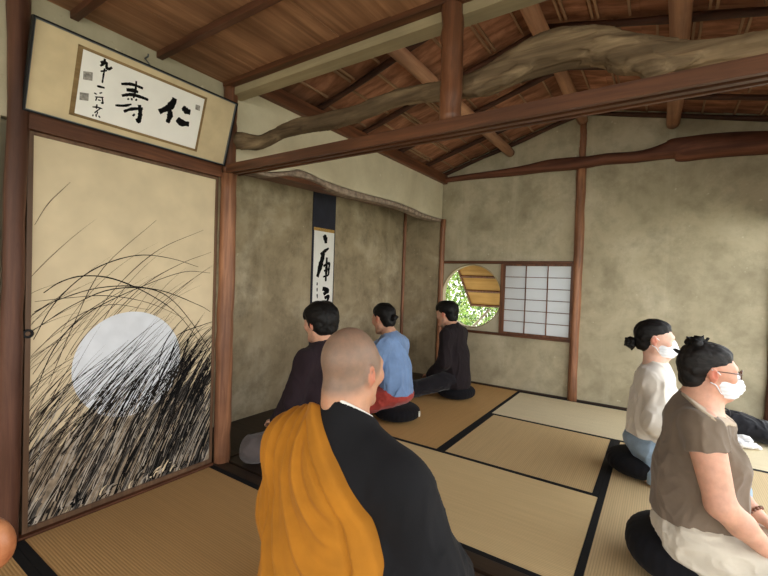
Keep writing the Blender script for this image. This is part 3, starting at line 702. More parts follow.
class Head:
    def __init__(s, o, R, sc=1.0): s.o, s.R, s.s = A3(o), R, sc
    def T(s, p): return s.o+s.R@(A3(p)*s.s)
    def N(s, v): return s.R@A3(v)
    def inv(s, P): return ((P-s.o)@s.R)/s.s
    def ell(s, V, c, r, k=.012, op='u', Rl=None, clip=None):
        V.ell(s.T(c), A3(r)*s.s, k*s.s, op, s.R if Rl is None else s.R@Rl, [(s.T(p), s.N(n)) for p, n in clip] if clip else None)
    def cone(s, V, a, b, ra, rb=None, k=.012, op='u', clip=None):
        V.cone(s.T(a), s.T(b), ra*s.s, (ra if rb is None else rb)*s.s, k*s.s, op, (1,1,1), [(s.T(p), s.N(n)) for p, n in clip] if clip else None)
    def build(s, V, neck, nr=.05, jaw=1.0, cw=1.0, ct=0.0, er=1.0):
        s.ell(V, (0,-.018,.030+ct*.5), (.076*cw,.096*min(1, cw+.04),.084+ct*.5), .01)
        s.ell(V, (0,.030,-.035), (.060*jaw,.062,.078), .03)
        s.ell(V, (0,.028,.012), (.066*cw,.068,.060), .03)
        for e in (-1, 1):
            s.cone(V, (e*.052*jaw,.002,-.062), (e*.014,.074,-.098), .018, .016, .03)
            s.ell(V, (e*.040,.064,-.020), (.026,.024,.024), .02)
            s.cone(V, (e*.010,.090,.022), (e*.044,.074,.020), .011, .010, .016)
        s.cone(V, (-.008,.078,-.098), (.008,.078,-.098), .017, .017, .02)
        for e in (-1, 1): s.ell(V, (e*.031,.102,.000), (.017,.014,.012), .012, 's')
        for e in (-1, 1): s.ell(V, (e*.031,.079,.0), (.0135,.0135,.012), .004)
        s.cone(V, (0,.088,.014), (0,.108,-.026), .007, .011, .010)
        for e in (-1, 1): s.ell(V, (e*.011,.100,-.032), (.0085,.010,.0075), .006)
        s.cone(V, (-.017,.088,-.0565), (.017,.088,-.0565), .0065, .0065, .006); s.cone(V, (0,.0935,-.056), (0,.0935,-.056), .007, .007, .006)
        s.cone(V, (-.014,.088,-.068), (.014,.088,-.068), .0075, .0075, .006)
        s.cone(V, (-.024,.101,-.0622), (.024,.101,-.0622), .0028, .0028, .003, 's')
        for e in (-1, 1):
            Rl = np.array(Matrix.Rotation(e*-.50, 3, 'Z') @ Matrix.Rotation(.16, 3, 'X'))
            s.ell(V, (e*(.077*cw+.003),-.010,-.004-.03*(1-er)), (.0085,.019*er,.032*er), .006, 'u', Rl)
            s.ell(V, (e*(.077*cw+.012),-.004,-.03*(1-er)), (.006,.010*er,.018*er), .004, 's', Rl)
            s.ell(V, (e*.076*cw,-.004,-.032), (.006,.009,.010), .006)
        V.cone(s.T((0,-.026,-.045)), neck, nr*1.02, nr*1.1, .025)
    def eyes(s, parent):
        for e in (-1, 1):
            bm = bm_new(); g = bmesh.ops.create_uvsphere(bm, u_segments=20, v_segments=14, radius=.0128*s.s)['verts']
            c = s.T((e*.031,.0795,0))
            for v in g:
                q = v.co.copy(); fwd = q.y
                for f in v.link_faces:
                    if f.calc_center_median().y > .0098*s.s: f.material_index = 1
                v.co = Vector(c+s.R@np.array(q))
            done('eye', bm, [EYEW, EYED], parent, True)

def hand(V, wrist, fd, back, thumb, s=1.0, curl=.5, rw=.026):
    """palm, four unequal curled fingers and a thumb leaving the side of the palm; back = normal of the back of the hand, thumb = direction of the thumb side"""
    fd = A3(fd); fd = fd/np.linalg.norm(fd); back = A3(back); back = back-fd*(back@fd); back /= np.linalg.norm(back)
    sd = A3(thumb); sd = sd-fd*(sd@fd)-back*(sd@back); sd /= np.linalg.norm(sd); w = A3(wrist)
    for i, (off, L, rl) in enumerate(((.029,.066,.0082), (.010,.074,.0086), (-.009,.069,.0082), (-.027,.054,.0072))):
        k0 = w+(sd*off*.55+fd*.018)*s; k1 = w+(sd*off+fd*(.086-abs(off-.008)*.28)-back*.002)*s
        V.cone(k0, k1, .0135*s, .0115*s, .014)
        d = fd+sd*(off*2.2); d /= np.linalg.norm(d); p = k1; a = curl*(.35+.12*i)
        for j, seg in enumerate((.46, .31, .23)):
            c, sn = math.cos(a), math.sin(a); dd = d*c-back*sn; q = p+dd*L*seg*s
            V.cone(p, q, rl*s*(1.06-.1*j), rl*s*(.98-.1*j), .0035); p = q; a += curl*.75
    t0 = w+(fd*.024+sd*.020-back*.004)*s; t1 = t0+(fd*.026+sd*.026-back*.010)*s; t2 = t1+(fd*.026+sd*.010-back*.008)*s; t3 = t2+(fd*.022+sd*.001-back*.006)*s
    V.cone(t0, t1, .0145*s, .0105*s, .012); V.cone(t1, t2, .0098*s, .0092*s, .004); V.cone(t2, t3, .0092*s, .0076*s, .004)

def person(name_label, loc, rotz):
    return None

def skinattrs(H, scalp=False):
    def flush(P):
        q = H.inv(P); ear = np.exp(-(((np.abs(q[:, 0])-.084)/.012)**2+((q[:, 1]+.006)/.026)**2+((q[:, 2]+.006)/.034)**2))
        chk = .5*np.exp(-(((np.abs(q[:, 0])-.04)/.03)**2+((q[:, 1]-.08)/.03)**2+((q[:, 2]+.03)/.03)**2)); lips = np.exp(-((q[:, 0]/.02)**2+((q[:, 1]-.095)/.012)**2+((q[:, 2]+.062)/.011)**2))
        return np.clip(ear+chk+lips, 0, 1)
    def sc(P):
        q = H.inv(P); line = -.02+(-.075+.02)*np.clip((.05-q[:, 1])/.12, 0, 1)+.09*np.clip((q[:, 1]-.045)/.04, 0, 1)
        out = np.clip((q[:, 2]-line)/.03, 0, 1)*np.clip((.095-q[:, 1])/.02, 0, 1); ear = (np.abs(q[:, 0]) > .0775*1.0) & (q[:, 2] < .03) & (q[:, 1] > -.034)
        return np.where(ear, 0, out)
    return {'flush': flush, 'scalp': sc} if scalp else {'flush': flush}

def arms(V, sh, el, wr, rs=.044, re=.036, rw=.026, k=.03):
    V.chain([sh, el], [rs, re], k); V.chain([el, A3(el)*.55+A3(wr)*.45, wr], [re, re*.93, rw], .015)

def garment(V, amp, f=(8, 8, 3), seed=1): V.disp(folds(amp, f, seed)); return V

def zafu(label, loc, tagged=False, r=.185, hgt=.15, tilt=0):
    zt = thing('zafu_cushion', label, 'cushion', loc, random.Random(label).uniform(0, 3))
    bm = bm_new(); n = 144; rings = []
    prof = []
    for i in range(19):
        a = -PI/2+PI*i/18; cs, sn = math.cos(a), math.sin(a)
        prof.append((r*(abs(cs)**.62)*(1 if cs >= 0 else -1), hgt/2+hgt/2*(abs(sn)**.8)*(1 if sn > 0 else -1), abs(cs)))
    prof = [(0.0005, 0, 0)]+prof[1:-1]+[(0.0005, hgt*.985, 0)]
    for rr_, z, c in prof:
        ring = []
        for k in range(n):
            a = 2*PI*k/n; pl_ = 1+.014*math.sin(a*30)*(c**1.5)*(1-.5*c)+.012*math.sin(2*a+1)+.01*math.sin(3*a)
            ring.append(bm.verts.new((rr_*pl_*math.cos(a), rr_*pl_*math.sin(a), z)))
        rings.append(ring)
    for i in range(len(rings)-1):
        for k in range(n): bm.faces.new((rings[i][k], rings[i][(k+1) % n], rings[i+1][(k+1) % n], rings[i+1][k]))
    done('cushion_body', bm, ZAFU, zt, True)
    if tagged:
        a = tagged-zt.rotation_euler.z; bm = bm_new(); g = box(bm, (r*1.0, -.009, .045), (r*1.0+.009, .009, .088), .003)
        o = done('label_tag', bm, plain('tag white', (226,222,210), .7), zt); o.rotation_euler = (0, 0, a); o['label'] = 'small white label tag'
    return zt

def root_body(V, label, mats, loc, rotz, attrs=None, group=None):
    o = V.mesh('person', mats, None, attrs); o.location = loc; o.rotation_euler = (0, 0, rotz)
    return tag(o, label, 'person', group)

def base_torso(V, J):
    V.cone((0,-.01,.20), (0,-.005,.42), .125, .11, .05, sq=(1,.72,1)); V.cone((0,-.005,.42), J['ch'], .11, .13, .05, sq=(1,.66,1))
    V.chain([J['shl'], J['ch'], J['shr']], [.048,.07,.048], .04); V.cone(J['ch'], J['nk'], .06, .05, .04)

def crossed_legs(V, r0=.085, kx=.30, ky=.27, kz=.085, ay=.30, op='u', k=.03, foot=True):
    for e in (-1, 1):
        V.chain([(e*.09,.0,.20), (e*kx,ky,kz+.01), (-e*.03,ay+.04*(e > 0),.065)], [r0, r0*.72, r0*.5], k)
        if foot: V.cone((-e*.03,ay+.04*(e > 0),.06), (-e*.14,ay-.03+.04*(e > 0),.05), .036, .026, .02)

# ------------------------------------------------------------------ the monk, seen from behind
def make_monk():
    loc, rz = (-.70, .895, 0), -.05
    J = dict(ch=(0,-.015,.60), nk=(.0,-.015,.735), shl=(-.175,-.012,.645), shr=(.175,-.012,.645))
    H = Head((-.010,.018,.888), rot(.03, .06, 0), .95)
    V = Vol((-.40,-.26,.0), (.40,.52,1.02), .005)
    H.build(V, J['nk'], .060, .98, .93, .008, .95)
    H.cone(V, (0,-.075,-.06), (0,-.06,-.11), .030, .036, .03)
    base_torso(V, J)
    arms(V, J['shl'], (-.24,.10,.38), (-.06,.30,.27)); arms(V, J['shr'], (.24,.10,.38), (.08,.30,.27))
    hand(V, (-.05,.31,.265), (.8,.35,-.1), (0,.5,.8), (0,.5,.7)); hand(V, (.07,.33,.25), (-.8,.3,-.1), (0,.6,.8), (0,.5,.7))
    crossed_legs(V)
    o = root_body(V, 'shaven-headed person seen from behind in black robe and golden-brown mantle', SK_M, loc, rz, skinattrs(H, True))
    # black robe
    C = Vol((-.46,-.30,.0), (.48,.58,.90), .006)
    C.cone((0,.0,.05), (0,-.01,.34), .30, .205, .06, sq=(1,.82,1)); C.cone((0,-.01,.34), (0,-.015,.56), .205, .175, .06, sq=(1,.74,1))
    C.chain([(-.185,-.012,.622), (0,-.022,.648), (.185,-.012,.622)], [.068,.085,.068], .05)
    for e in (-1, 1): C.cone((e*.03,-.022,.742), (e*.15,-.014,.670), .050, .058, .04)
    C.cone((0,-.018,.70), (0,-.010,.80), .086, .074, .03)
    for e in (-1, 1):
        C.chain([(e*.195,-.008,.628), (e*.232,.03,.43), (e*.195,.18,.30), (e*.09,.28,.25)], [.070,.086,.092,.085], .05)
        C.chain([(e*.238,.04,.40), (e*.235,.07,.20), (e*.21,.12,.07)], [.080,.085,.065], .05)
        C.chain([(e*.10,.02,.16), (e*.26,.25,.10), (e*.02,.32,.08)], [.13,.10,.08], .06)
    robe0 = C.copy(0)
    # neck opening
    C.cone((0,.10,.78), (0,.16,.62), .030, .05, .02, 's')
    C.cut((0,-.02,.792), (0,.60,1), .006)
    fr_ = folds(.011, (7, 7, 2.0), 2); C.disp(lambda p: fr_(p)*np.clip((.72-p[:, 2])/.06, 0, 1)); C.cut((0,0,.006), (0,0,-1))
    r = C.mesh('robe', cloth('black robe cloth', (20,20,23), .12, 500, .2, .85, .02), o); r['label'] = 'black monk\'s robe'
    # white under-collar
    U = Vol((-.12,-.14,.66), (.12,.15,.90), .004)
    U.cone((0,-.018,.70), (0,-.008,.81), .080, .0685, .02); U.cut((0,-.02,.803), (.10,.60,1)); U.cone((0,.10,.79), (0,.16,.62), .028, .05, .02, 's')
    U.mesh('under_collar', cloth('white collar', (226,224,218), .03), o)
    # golden mantle: over the left shoulder, its edge running down across the back to under the right arm
    K = robe0
    x, y, z = K.grid()
    K.D = K.D-np.float32(.021)
    edge = lambda X, Y, Z: X-np.interp(Z, [.05,.30,.40,.475,.574,.68,.80,.90], [.12,.175,.198,.194,.155,.066,-.040,-.13]).astype(np.float32)   # >0 right of the edge
    E = edge(x, y, z)/1.17
    band = np.clip(1-np.abs(E+.021)/.022, 0, 1)
    K.D = K.D-np.float32(.006)*np.clip(band*3, 0, 1).astype(np.float32)
    hem = .35
    C2 = (.10, .78)
    def drape(p):
        X, Y, Z = p[:, 0], p[:, 1], p[:, 2]; rr_ = np.sqrt(((X-C2[0])*1.35)**2+((Z-C2[1])*.85)**2)
        far = np.clip((-edge(X, Y, Z)-.045)/.05, 0, 1); wob = vn(p*A3((6, 6, 4)))*.028
        ph = (rr_+wob)*2*PI/.068; a = np.sin(ph)+.45*np.sin(ph*1.9+1.3+3*vn(p*A3((5, 5, 3))+9))
        v = vn(np.stack([(rr_+wob)*26, X*0+2.2, (np.arctan2(Z-C2[1], X-C2[0]))*1.3], 1))
        return np.maximum(far*(.0062*a+.015*v*np.clip(.4+.9*vn(p*4+4), .2, 1.1)), -.015)-.006*np.exp(-((edge(X, Y, Z)/1.17+.047)/.005)**2)+.0015*vn(p*30)
    K.disp(drape)
    K.D = np.maximum(K.D, E.astype(np.float32)); K.D = np.maximum(K.D, (.03-z).astype(np.float32))
    K.cut((0,-.02,.772), (0,.55,1), .006); K.cut((.205,0,0), (1,.25,0))
    km = cloth('golden mantle cloth', (164,106,28), .07, 380, .22, .85, .05)
    k = K.mesh('mantle', km, o); k['label'] = 'golden-brown mantle draped over the left shoulder'

def collar_ring(V, c, r, tr, tilt=.35, k=.01, R=None):
    n = 28; pts = []
    for i in range(n+1):
        a = 2*PI*i/n; pts.append((c[0]+r*math.cos(a), c[1]+r*.92*math.sin(a), c[2]-tilt*r*math.sin(a)))
    for p, q in zip(pts[:-1], pts[1:]): V.cone(p, q, tr, tr, k)

def short_hair(H, parent, style, mat, bowl=False, h=.005):
    lo = H.o-.16; hi = H.o+.17; V = Vol(lo, hi, h)
    if style == 'crop':      # short hair, ears free
        cl = [((0,.022,-.03), (0,.72,-.69)), ((0,-.06,-.088), (0,.2,-1))]
        H.ell(V, (0,-.020,.036), (.087,.108,.091), .01, clip=cl)
        H.ell(V, (0,-.056,-.030), (.066,.052,.058), .02, clip=[((0,-.05,-.082), (0,-.1,-1)), ((0,-.02,0), (0,1,0))])
        H.ell(V, (0,.020,.075), (.076,.084,.052), .02)
        H.ell(V, (0,.070,.058), (.060,.034,.036), .02)
        for e in (-1, 1): H.ell(V, (e*.090,.0,-.018), (.022,.024,.032), .006, 's')
    elif style == 'bowl':    # longer hair over the ears, thick at the nape
        cl = [((0,.035,-.045), (0,.85,-.5)), ((0,-.05,-.078), (0,-.12,-1))]
        H.ell(V, (0,-.022,.026), (.094,.112,.108), .01, clip=cl)
        H.ell(V, (0,-.050,-.030), (.076,.060,.062), .02, clip=[((0,-.05,-.080), (0,-.1,-1))])
        H.ell(V, (0,.015,.065), (.082,.090,.062), .02)
        H.ell(V, (0,.072,.045), (.064,.034,.038), .02)
    elif style == 'tied':    # pulled back smooth, ears free
        cl = [((0,.018,.0), (0,.74,-.67)), ((0,-.03,-.075), (0,.45,-1))]
        H.ell(V, (0,-.020,.034), (.0815,.102,.088), .01, clip=cl)
        H.ell(V, (0,-.056,-.028), (.064,.054,.060), .02, clip=[((0,-.05,-.082), (0,-.2,-1)), ((0,-.022,0), (0,1,0))])
        H.ell(V, (0,.0,.072), (.072,.080,.052), .02)
        for e in (-1, 1): H.ell(V, (e*.092,-.002,-.010), (.020,.024,.034), .005, 's')
    def strands(p):
        q = H.inv(p); return .0035*vn(q*A3((60, 14, 34)))+.0022*vn(q*A3((120, 40, 90))+4)+(.004*vn(q*A3((26, 18, 26))) if style != 'tied' else 0)
    if style == 'bowl': V.disp(lambda p: strands(p))
    else: V.disp(strands)
    return V.mesh('hair', mat, parent)

def bun(H, parent, c, r, mat, spikes=(), seed=1):
    V = Vol(H.T(c)-.11, H.T(c)+.11, .004); rn = random.Random(seed)
    H.ell(V, c, r, .01)
    for i in range(9):
        d = [rn.gauss(0, 1) for _ in range(3)]; l = math.sqrt(sum(t*t for t in d)); p = [c[j]+d[j]/l*r[j]*.75 for j in range(3)]
        H.ell(V, p, [r[0]*rn.uniform(.35, .55)]*3, .006)
    for a, b in spikes: H.cone(V, a, A3(a)*.38+A3(b)*.62, .008, .005, .008)
    V.disp(lambda p: .004*vn(p*70)+.003*vn(p*140+3)); m = V.mesh('hair_bun', mat, parent); return m

def mask(H, parent):
    V = Vol(H.T((0,.07,-.05))-.12, H.T((0,.07,-.05))+.12, .0035)
    H.ell(V, (0,.042,-.052), (.070,.072,.068), .01, clip=[((0,.018,-.05), (0,-1,-.25)), ((0,.10,.004), (0,.22,1))])
    H.cone(V, (0,.100,-.012), (0,.110,-.056), .015, .020, .03, clip=[((0,.10,.006), (0,.1,1))])
    H.cone(V, (0,.100,-.06), (0,.080,-.104), .022, .022, .03)
    V.cut(H.T((0,.07,-.118)), H.N((0,.3,-1)), .006)
    V.disp(lambda p: .0012*np.sin(H.inv(p)[:, 2]*2*PI/.017))
    m = V.mesh('face_mask', WHITEM, parent); m['label'] = 'white face mask'
    for e in (-1, 1):
        bm = bm_new()
        for z0, z1 in ((-.008, .020), (-.082, -.034)):
            pts = [H.T((e*.062,.030,z0)), H.T((e*.073,.018,(z0*2+z1)/3)), H.T((e*.0785,.002,z1*.8+z0*.2)), H.T((e*.083,-.018,z1))]
            tube(bm, [tuple(p) for p in smooth_path(pts, 4)], .0022, 6)
        done('ear_loop', bm, WHITEM, m)

# ------------------------------------------------------------------ three people facing the alcove
def make_m1():
    loc, rz = (-1.735, 1.955, 0), PI/2
    J = dict(ch=(0,.0,.60), nk=(0,.01,.735), shl=(-.165,.0,.635), shr=(.165,.0,.635))
    H = Head((0,.050,.855), rot(-.02, .14, 0), 1.03)
    V = Vol((-.40,-.24,0), (.40,.48,1.0), .006); H.build(V, J['nk'], .05); base_torso(V, J)
    L = ((-.215,.06,.40), (-.16,.24,.235)); R_ = ((.215,.06,.40), (.10,.26,.235))
    arms(V, J['shl'], *L); arms(V, J['shr'], *R_); hand(V, (-.155,.25,.23), (.25,.9,-.25), (0,.2,1), (1,0,0)); hand(V, (.095,.27,.23), (-.35,.9,-.25), (0,.2,1), (-1,0,0)); crossed_legs(V)
    o = root_body(V, 'person with black bowl-cut hair and dark plum sweater, partly hidden behind the shaven-headed person', SK_P, loc, rz, skinattrs(H))
    C = Vol((-.32,-.22,.12), (.32,.36,.80), .006)
    C.cone((0,-.015,.19), (0,-.01,.42), .165, .145, .05, sq=(1,.78,1)); C.cone((0,-.01,.42), (0,.0,.57), .145,.15,.05, sq=(1,.72,1))
    C.chain([J['shl'], (0,-.005,.645), J['shr']], [.064,.072,.064], .05)
    for e in (-1, 1): C.cone((e*.02,.0,.715), (e*.13,.0,.66), .045, .055, .04)
    C.cone((0,.005,.69), (0,.012,.742), .056, .056, .02)
    for (el, wr), s_ in ((L, J['shl']), (R_, J['shr'])):
        C.chain([s_, el, wr], [.066,.058,.046], .03, clip=None)
    C.cut((0,0,.745), (0,.3,1), .006); C.disp(folds(.010, (8, 8, 3.2), 4))
    C.mesh('sweater', cloth('dark plum sweater', (38,28,33), .1, 260, .25, .95, .03), o)
    P = Vol((-.44,-.24,0), (.44,.50,.34), .006); P.cone((0,-.02,.16), (0,-.01,.24), .175, .16, .04, sq=(1,.85,1)); crossed_legs(P, .108, .31, .27, .085, .30, foot=False); P.disp(folds(.009, (7, 7, 7), 5)); P.cut((0,0,.012), (0,0,-1))
    P.mesh('trousers', cloth('dark grey trousers', (84,77,76), .1, 260, .2, .9, .2), o)['label'] = 'dark grey trousers'
    short_hair(H, o, 'bowl', HAIR)

def make_m2():
    loc, rz = (-1.805, 2.89, 0), PI/2
    J = dict(ch=(0,.03,.565), nk=(0,.062,.690), shl=(-.150,.03,.595), shr=(.150,.03,.595))
    H = Head((0,.124,.814), rot(-.22, .24, 0), 1.03)
    V = Vol((-.40,-.24,0), (.40,.48,.96), .006); H.build(V, J['nk'], .044); base_torso(V, J)
    L = ((-.20,.10,.38), (-.10,.27,.25)); R_ = ((.20,.10,.38), (.10,.27,.25))
    arms(V, J['shl'], *L); arms(V, J['shr'], *R_); hand(V, (-.10,.28,.245), (.4,.9,-.25), (0,.2,1), (1,0,0), .92); hand(V, (.10,.28,.245), (-.4,.9,-.25), (0,.2,1), (-1,0,0), .92); crossed_legs(V)
    o = root_body(V, 'person with tied-back black hair in a light blue shirt and red trousers facing the alcove', SK_P, loc, rz, skinattrs(H))
    C = Vol((-.32,-.26,.10), (.32,.40,.78), .0055)
    C.cone((0,-.035,.20), (0,.0,.40), .172, .158, .05, sq=(1,.74,1)); C.cone((0,.0,.40), J['ch'], .158,.148,.05, sq=(1,.72,1))
    C.chain([J['shl'], (0,.025,.605), J['shr']], [.060,.068,.060], .05)
    for e in (-1, 1): C.cone((e*.02,.045,.672), (e*.12,.032,.618), .042, .052, .04)
    for (el, wr), s_ in ((L, J['shl']), (R_, J['shr'])): C.chain([s_, el, wr], [.064,.062,.050], .03)
    C.cut((0,.05,.700), (0,.45,1), .004); C.disp(folds(.012, (10, 10, 3.2), 8, True))
    C.cut((0,-.04,.228), (0,.10,-1))
    sh_ = cloth('light blue shirt', (118,146,188), .07, 420, .15, .85, .2); s = C.mesh('shirt', sh_, o)
    K = Vol((-.10,-.05,.62), (.10,.18,.76), .004); K.chain([(0,.058,.668), (0,.064,.712)], [.058,.050], .01); K.cut((0,.05,.714), (0,.45,1)); K.cut((0,.05,.676), (0,-.45,-1)); K.mesh('collar', sh_, s)
    P = Vol((-.44,-.26,0), (.44,.50,.34), .006); P.ell((0,-.025,.205), (.168,.142,.082), .04); crossed_legs(P, .100, .31, .27, .08, .30, foot=False); P.disp(folds(.010, (7, 7, 9), 6)); P.cut((0,0,.012), (0,0,-1))
    P.mesh('trousers', cloth('red trousers', (160,62,54), .1, 260, .2, .9, .2), o)['label'] = 'loose red trousers'
    short_hair(H, o, 'tied', HAIR); bun(H, o, (0,-.120,-.012), (.026,.030,.024), HAIR, [((0,-.14,-.01), (.01,-.168,-.015))], 3)

def make_m3():
    loc, rz = (-1.665, 3.80, 0), PI/2
    J = dict(ch=(0,.03,.575), nk=(0,.055,.705), shl=(-.165,.03,.610), shr=(.165,.03,.610))
    H = Head((0,.112,.818), rot(-.12, .14, 0), 1.04)
    V = Vol((-.40,-.24,0), (.40,.48,.98), .006); H.build(V, J['nk'], .05); base_torso(V, J)
    L = ((-.205,.03,.37), (-.13,.20,.22)); R_ = ((.205,.03,.37), (.13,.20,.22))
    arms(V, J['shl'], *L); arms(V, J['shr'], *R_); hand(V, (-.125,.21,.215), (.5,.8,-.25), (0,.2,1), (1,0,0)); hand(V, (.125,.21,.215), (-.5,.8,-.25), (0,.2,1), (-1,0,0)); crossed_legs(V)
    o = root_body(V, 'person with short black hair in a dark charcoal sweater sitting beside the round window', SK_P, loc, rz, skinattrs(H))
    C = Vol((-.32,-.26,.08), (.32,.40,.80), .006)
    C.cone((0,-.03,.17), (0,.0,.40), .165, .150, .05, sq=(1,.76,1)); C.cone((0,.0,.40), J['ch'], .150,.155,.05, sq=(1,.70,1))
    C.chain([J['shl'], (0,.025,.62), J['shr']], [.064,.070,.064], .05)
    for e in (-1, 1): C.cone((e*.02,.04,.69), (e*.13,.03,.635), .045, .055, .04)
    C.cone((0,.045,.67), (0,.058,.716), .056, .054, .02)
    for (el, wr), s_ in ((L, J['shl']), (R_, J['shr'])): C.chain([s_, el, wr], [.066,.058,.046], .03)
    C.cut((0,.05,.718), (0,.4,1), .006); C.disp(folds(.009, (9, 9, 3.2), 11))
    C.cut((0,-.04,.115), (0,0,-1))
    C.mesh('sweater', cloth('charcoal sweater', (35,29,32), .1, 260, .25, .95, .03), o)
    P = Vol((-.46,-.24,0), (.46,.52,.32), .006); P.ell((0,-.015,.185), (.150,.122,.065), .04); crossed_legs(P, .098, .32, .29, .08, .32, foot=False); P.disp(folds(.008, (7, 7, 8), 9)); P.cut((0,0,.012), (0,0,-1))
    P.mesh('trousers', cloth('black trousers', (30,28,33), .1, 260, .2, .9, .2), o)
    short_hair(H, o, 'crop', HAIR)

# ------------------------------------------------------------------ two women kneeling, facing the garden
def kneeling_legs(V, r=.085, kx=.13, ky=.46, kz=.085, k=.03, feet=True, rb=.055):
    for e in (-1, 1):
        V.chain([(e*.085,.0,.195), (e*kx,ky,kz)], [r, r*.74], k)
        V.chain([(e*kx,ky,kz-.02), (e*.15,.02,.055)], [r*.62, rb*.8], k)
        if feet: V.chain([(e*.15,.02,.05), (e*.13,-.10,.035)], [.034,.024], k)

def make_w1():
    loc, rz = (.138, 2.03, 0), -PI/2+.06
    J = dict(ch=(0,.0,.610), nk=(0,.0,.722), shl=(-.150,-.008,.645), shr=(.150,-.008,.645))
    H = Head((0,.022,.828), rot(.20, .02, 0), .88)
    V = Vol((-.30,-.20,0), (.30,.62,.96), .0045); H.build(V, J['nk'], .043, 1.0); base_torso(V, J)
    R_ = ((.205,.045,.405), (.135,.185,.262)); L = ((-.205,.06,.40), (-.088,.205,.280))
    arms(V, J['shr'], *R_, .060, .046, .028); arms(V, J['shl'], *L, .060, .046, .028)
    hand(V, R_[1], (-.35,.9,-.22), (.25,.15,1), (-1,-.1,.2), .95, .28); hand(V, L[1], (.25,.92,-.30), (-.2,.2,1), (1,-.1,.2), .95, .28)
    kneeling_legs(V)
    o = root_body(V, 'older person with upswept hair, glasses, white mask and taupe short-sleeved top, kneeling', SK_O, loc, rz, skinattrs(H))
    C = Vol((-.30,-.24,.10), (.30,.28,.78), .0045)
    C.cone((0,-.004,.27), (0,.005,.42), .156, .155, .05, sq=(1,.92,1)); C.cone((0,.005,.42), (0,.0,.61), .152,.140,.05, sq=(1,.80,1))
    for e in (-1, 1): C.ell((e*.065,.085,.50), (.068,.058,.070), .05)
    C.ell((0,.07,.34), (.13,.085,.10), .05)
    C.chain([J['shl'], (0,-.010,.650), J['shr']], [.056,.064,.056], .05)
    for e in (-1, 1): C.cone((e*.03,.004,.712), (e*.12,-.004,.668), .042, .048, .04)
    for (el, wr), s_ in ((R_, J['shr']), (L, J['shl'])):
        d = A3(el)-A3(s_); c = A3(s_)+d*.30; C.cone(s_, el, .062, .068, .025, clip=[(c, d)])
    C.cone((0,.125,.75), (0,.160,.66), .055, .035, .02, 's'); B = C.copy(.003); C.cut((0,-.05,.733), (0,.55,1), .004); B.cut((0,-.05,.736), (0,.55,1), .003); B.cut((0,-.05,.724), (0,-.55,-1), .003)
    C.disp(folds(.008, (9, 9, 5), 13)); C.cut((0,0,.262), (0,.02,-1))
    tee = cloth('taupe top', (118,104,90), .07, 420, .15, .9, .2); t = C.mesh('top', tee, o); t['label'] = 'taupe short-sleeved top'
    B.mesh('neck_trim', cloth('pale trim', (176,158,134), .05), t)
    P = Vol((-.32,-.24,0), (.32,.66,.36), .005); P.ell((0,.0,.215), (.158,.142,.105), .04); kneeling_legs(P, .108, .135, .46, .092, .04, False, .07)
    P.disp(folds(.010, (10, 6, 10), 14)); P.cut((0,0,.010), (0,0,-1)); P.mesh('trousers', cloth('off-white trousers', (206,198,182), .05, 260, .2, .9, .2), o)['label'] = 'creased off-white trousers'
    short_hair(H, o, 'tied', HAIRG)
    V = Vol(H.o-.2, H.o+.2, .005)    # hair piled up at the back of the head
    H.ell(V, (0,-.036,.044), (.076,.068,.070), .02); H.ell(V, (0,-.028,.078), (.068,.070,.050), .03); H.cone(V, (0,-.056,-.020), (0,-.066,.03), .040, .050, .03)
    V.disp(lambda p: .004*vn(H.inv(p)*A3((60, 18, 34)))+.003*vn(p*90)); hb = V.mesh('hair', HAIRG, o)
    bun(H, o, (0,-.052,.116), (.040,.034,.018), HAIR, [((0,-.03,.13), (.004,-.026,.172)), ((.01,-.07,.13), (.012,-.10,.150)), ((0,-.05,.13), (-.01,-.058,.160)), ((0,-.115,.075), (.0,-.146,.085)), ((0,-.02,.13), (0,.0,.148))], 5)
    H.eyes(o); mask(H, o)
    bm = bm_new()
    for e in (-1, 1):
        c = A3((e*.033,.109,.002)); pts = [H.T(c+A3((.0225*math.cos(a), -.012*abs(math.cos(a))*(1 if math.cos(a)*e > 0 else 0), .019*math.sin(a)))) for a in np.linspace(0, 2*PI, 25)]
        tube(bm, [tuple(p) for p in pts], .0021, 8, cap=False)
        tube(bm, [tuple(H.T(p)) for p in ((e*.057,.101,.008), (e*.072,.05,.012), (e*.079,.0,.014), (e*.080,-.018,.004))], .0018, 6)
    tube(bm, [tuple(H.T(p)) for p in ((-.010,.114,.006), (0,.118,.009), (.010,.114,.006))], .0018, 6)
    done('glasses', bm, plain('brown frames', (86,58,44), .3, .5), o)['label'] = 'thin brown-framed glasses'
    bm = bm_new(); d = A3(L[1])-A3(L[0]); d /= np.linalg.norm(d); c = A3(L[1])-d*.012; u = np.cross(d, (0, 0, 1)); u /= np.linalg.norm(u); w = np.cross(d, u)
    for i in range(16):
        a = 2*PI*i/16; p = c+(u*math.cos(a)+w*math.sin(a))*.033; g = bmesh.ops.create_icosphere(bm, subdivisions=2, radius=.0068)['verts']
        for v in g: v.co += Vector(p)
    done('bead_bracelet', bm, plain('wooden beads', (112,74,56), .4, .4, .3, 60), o, True)['label'] = 'brown bead bracelet'

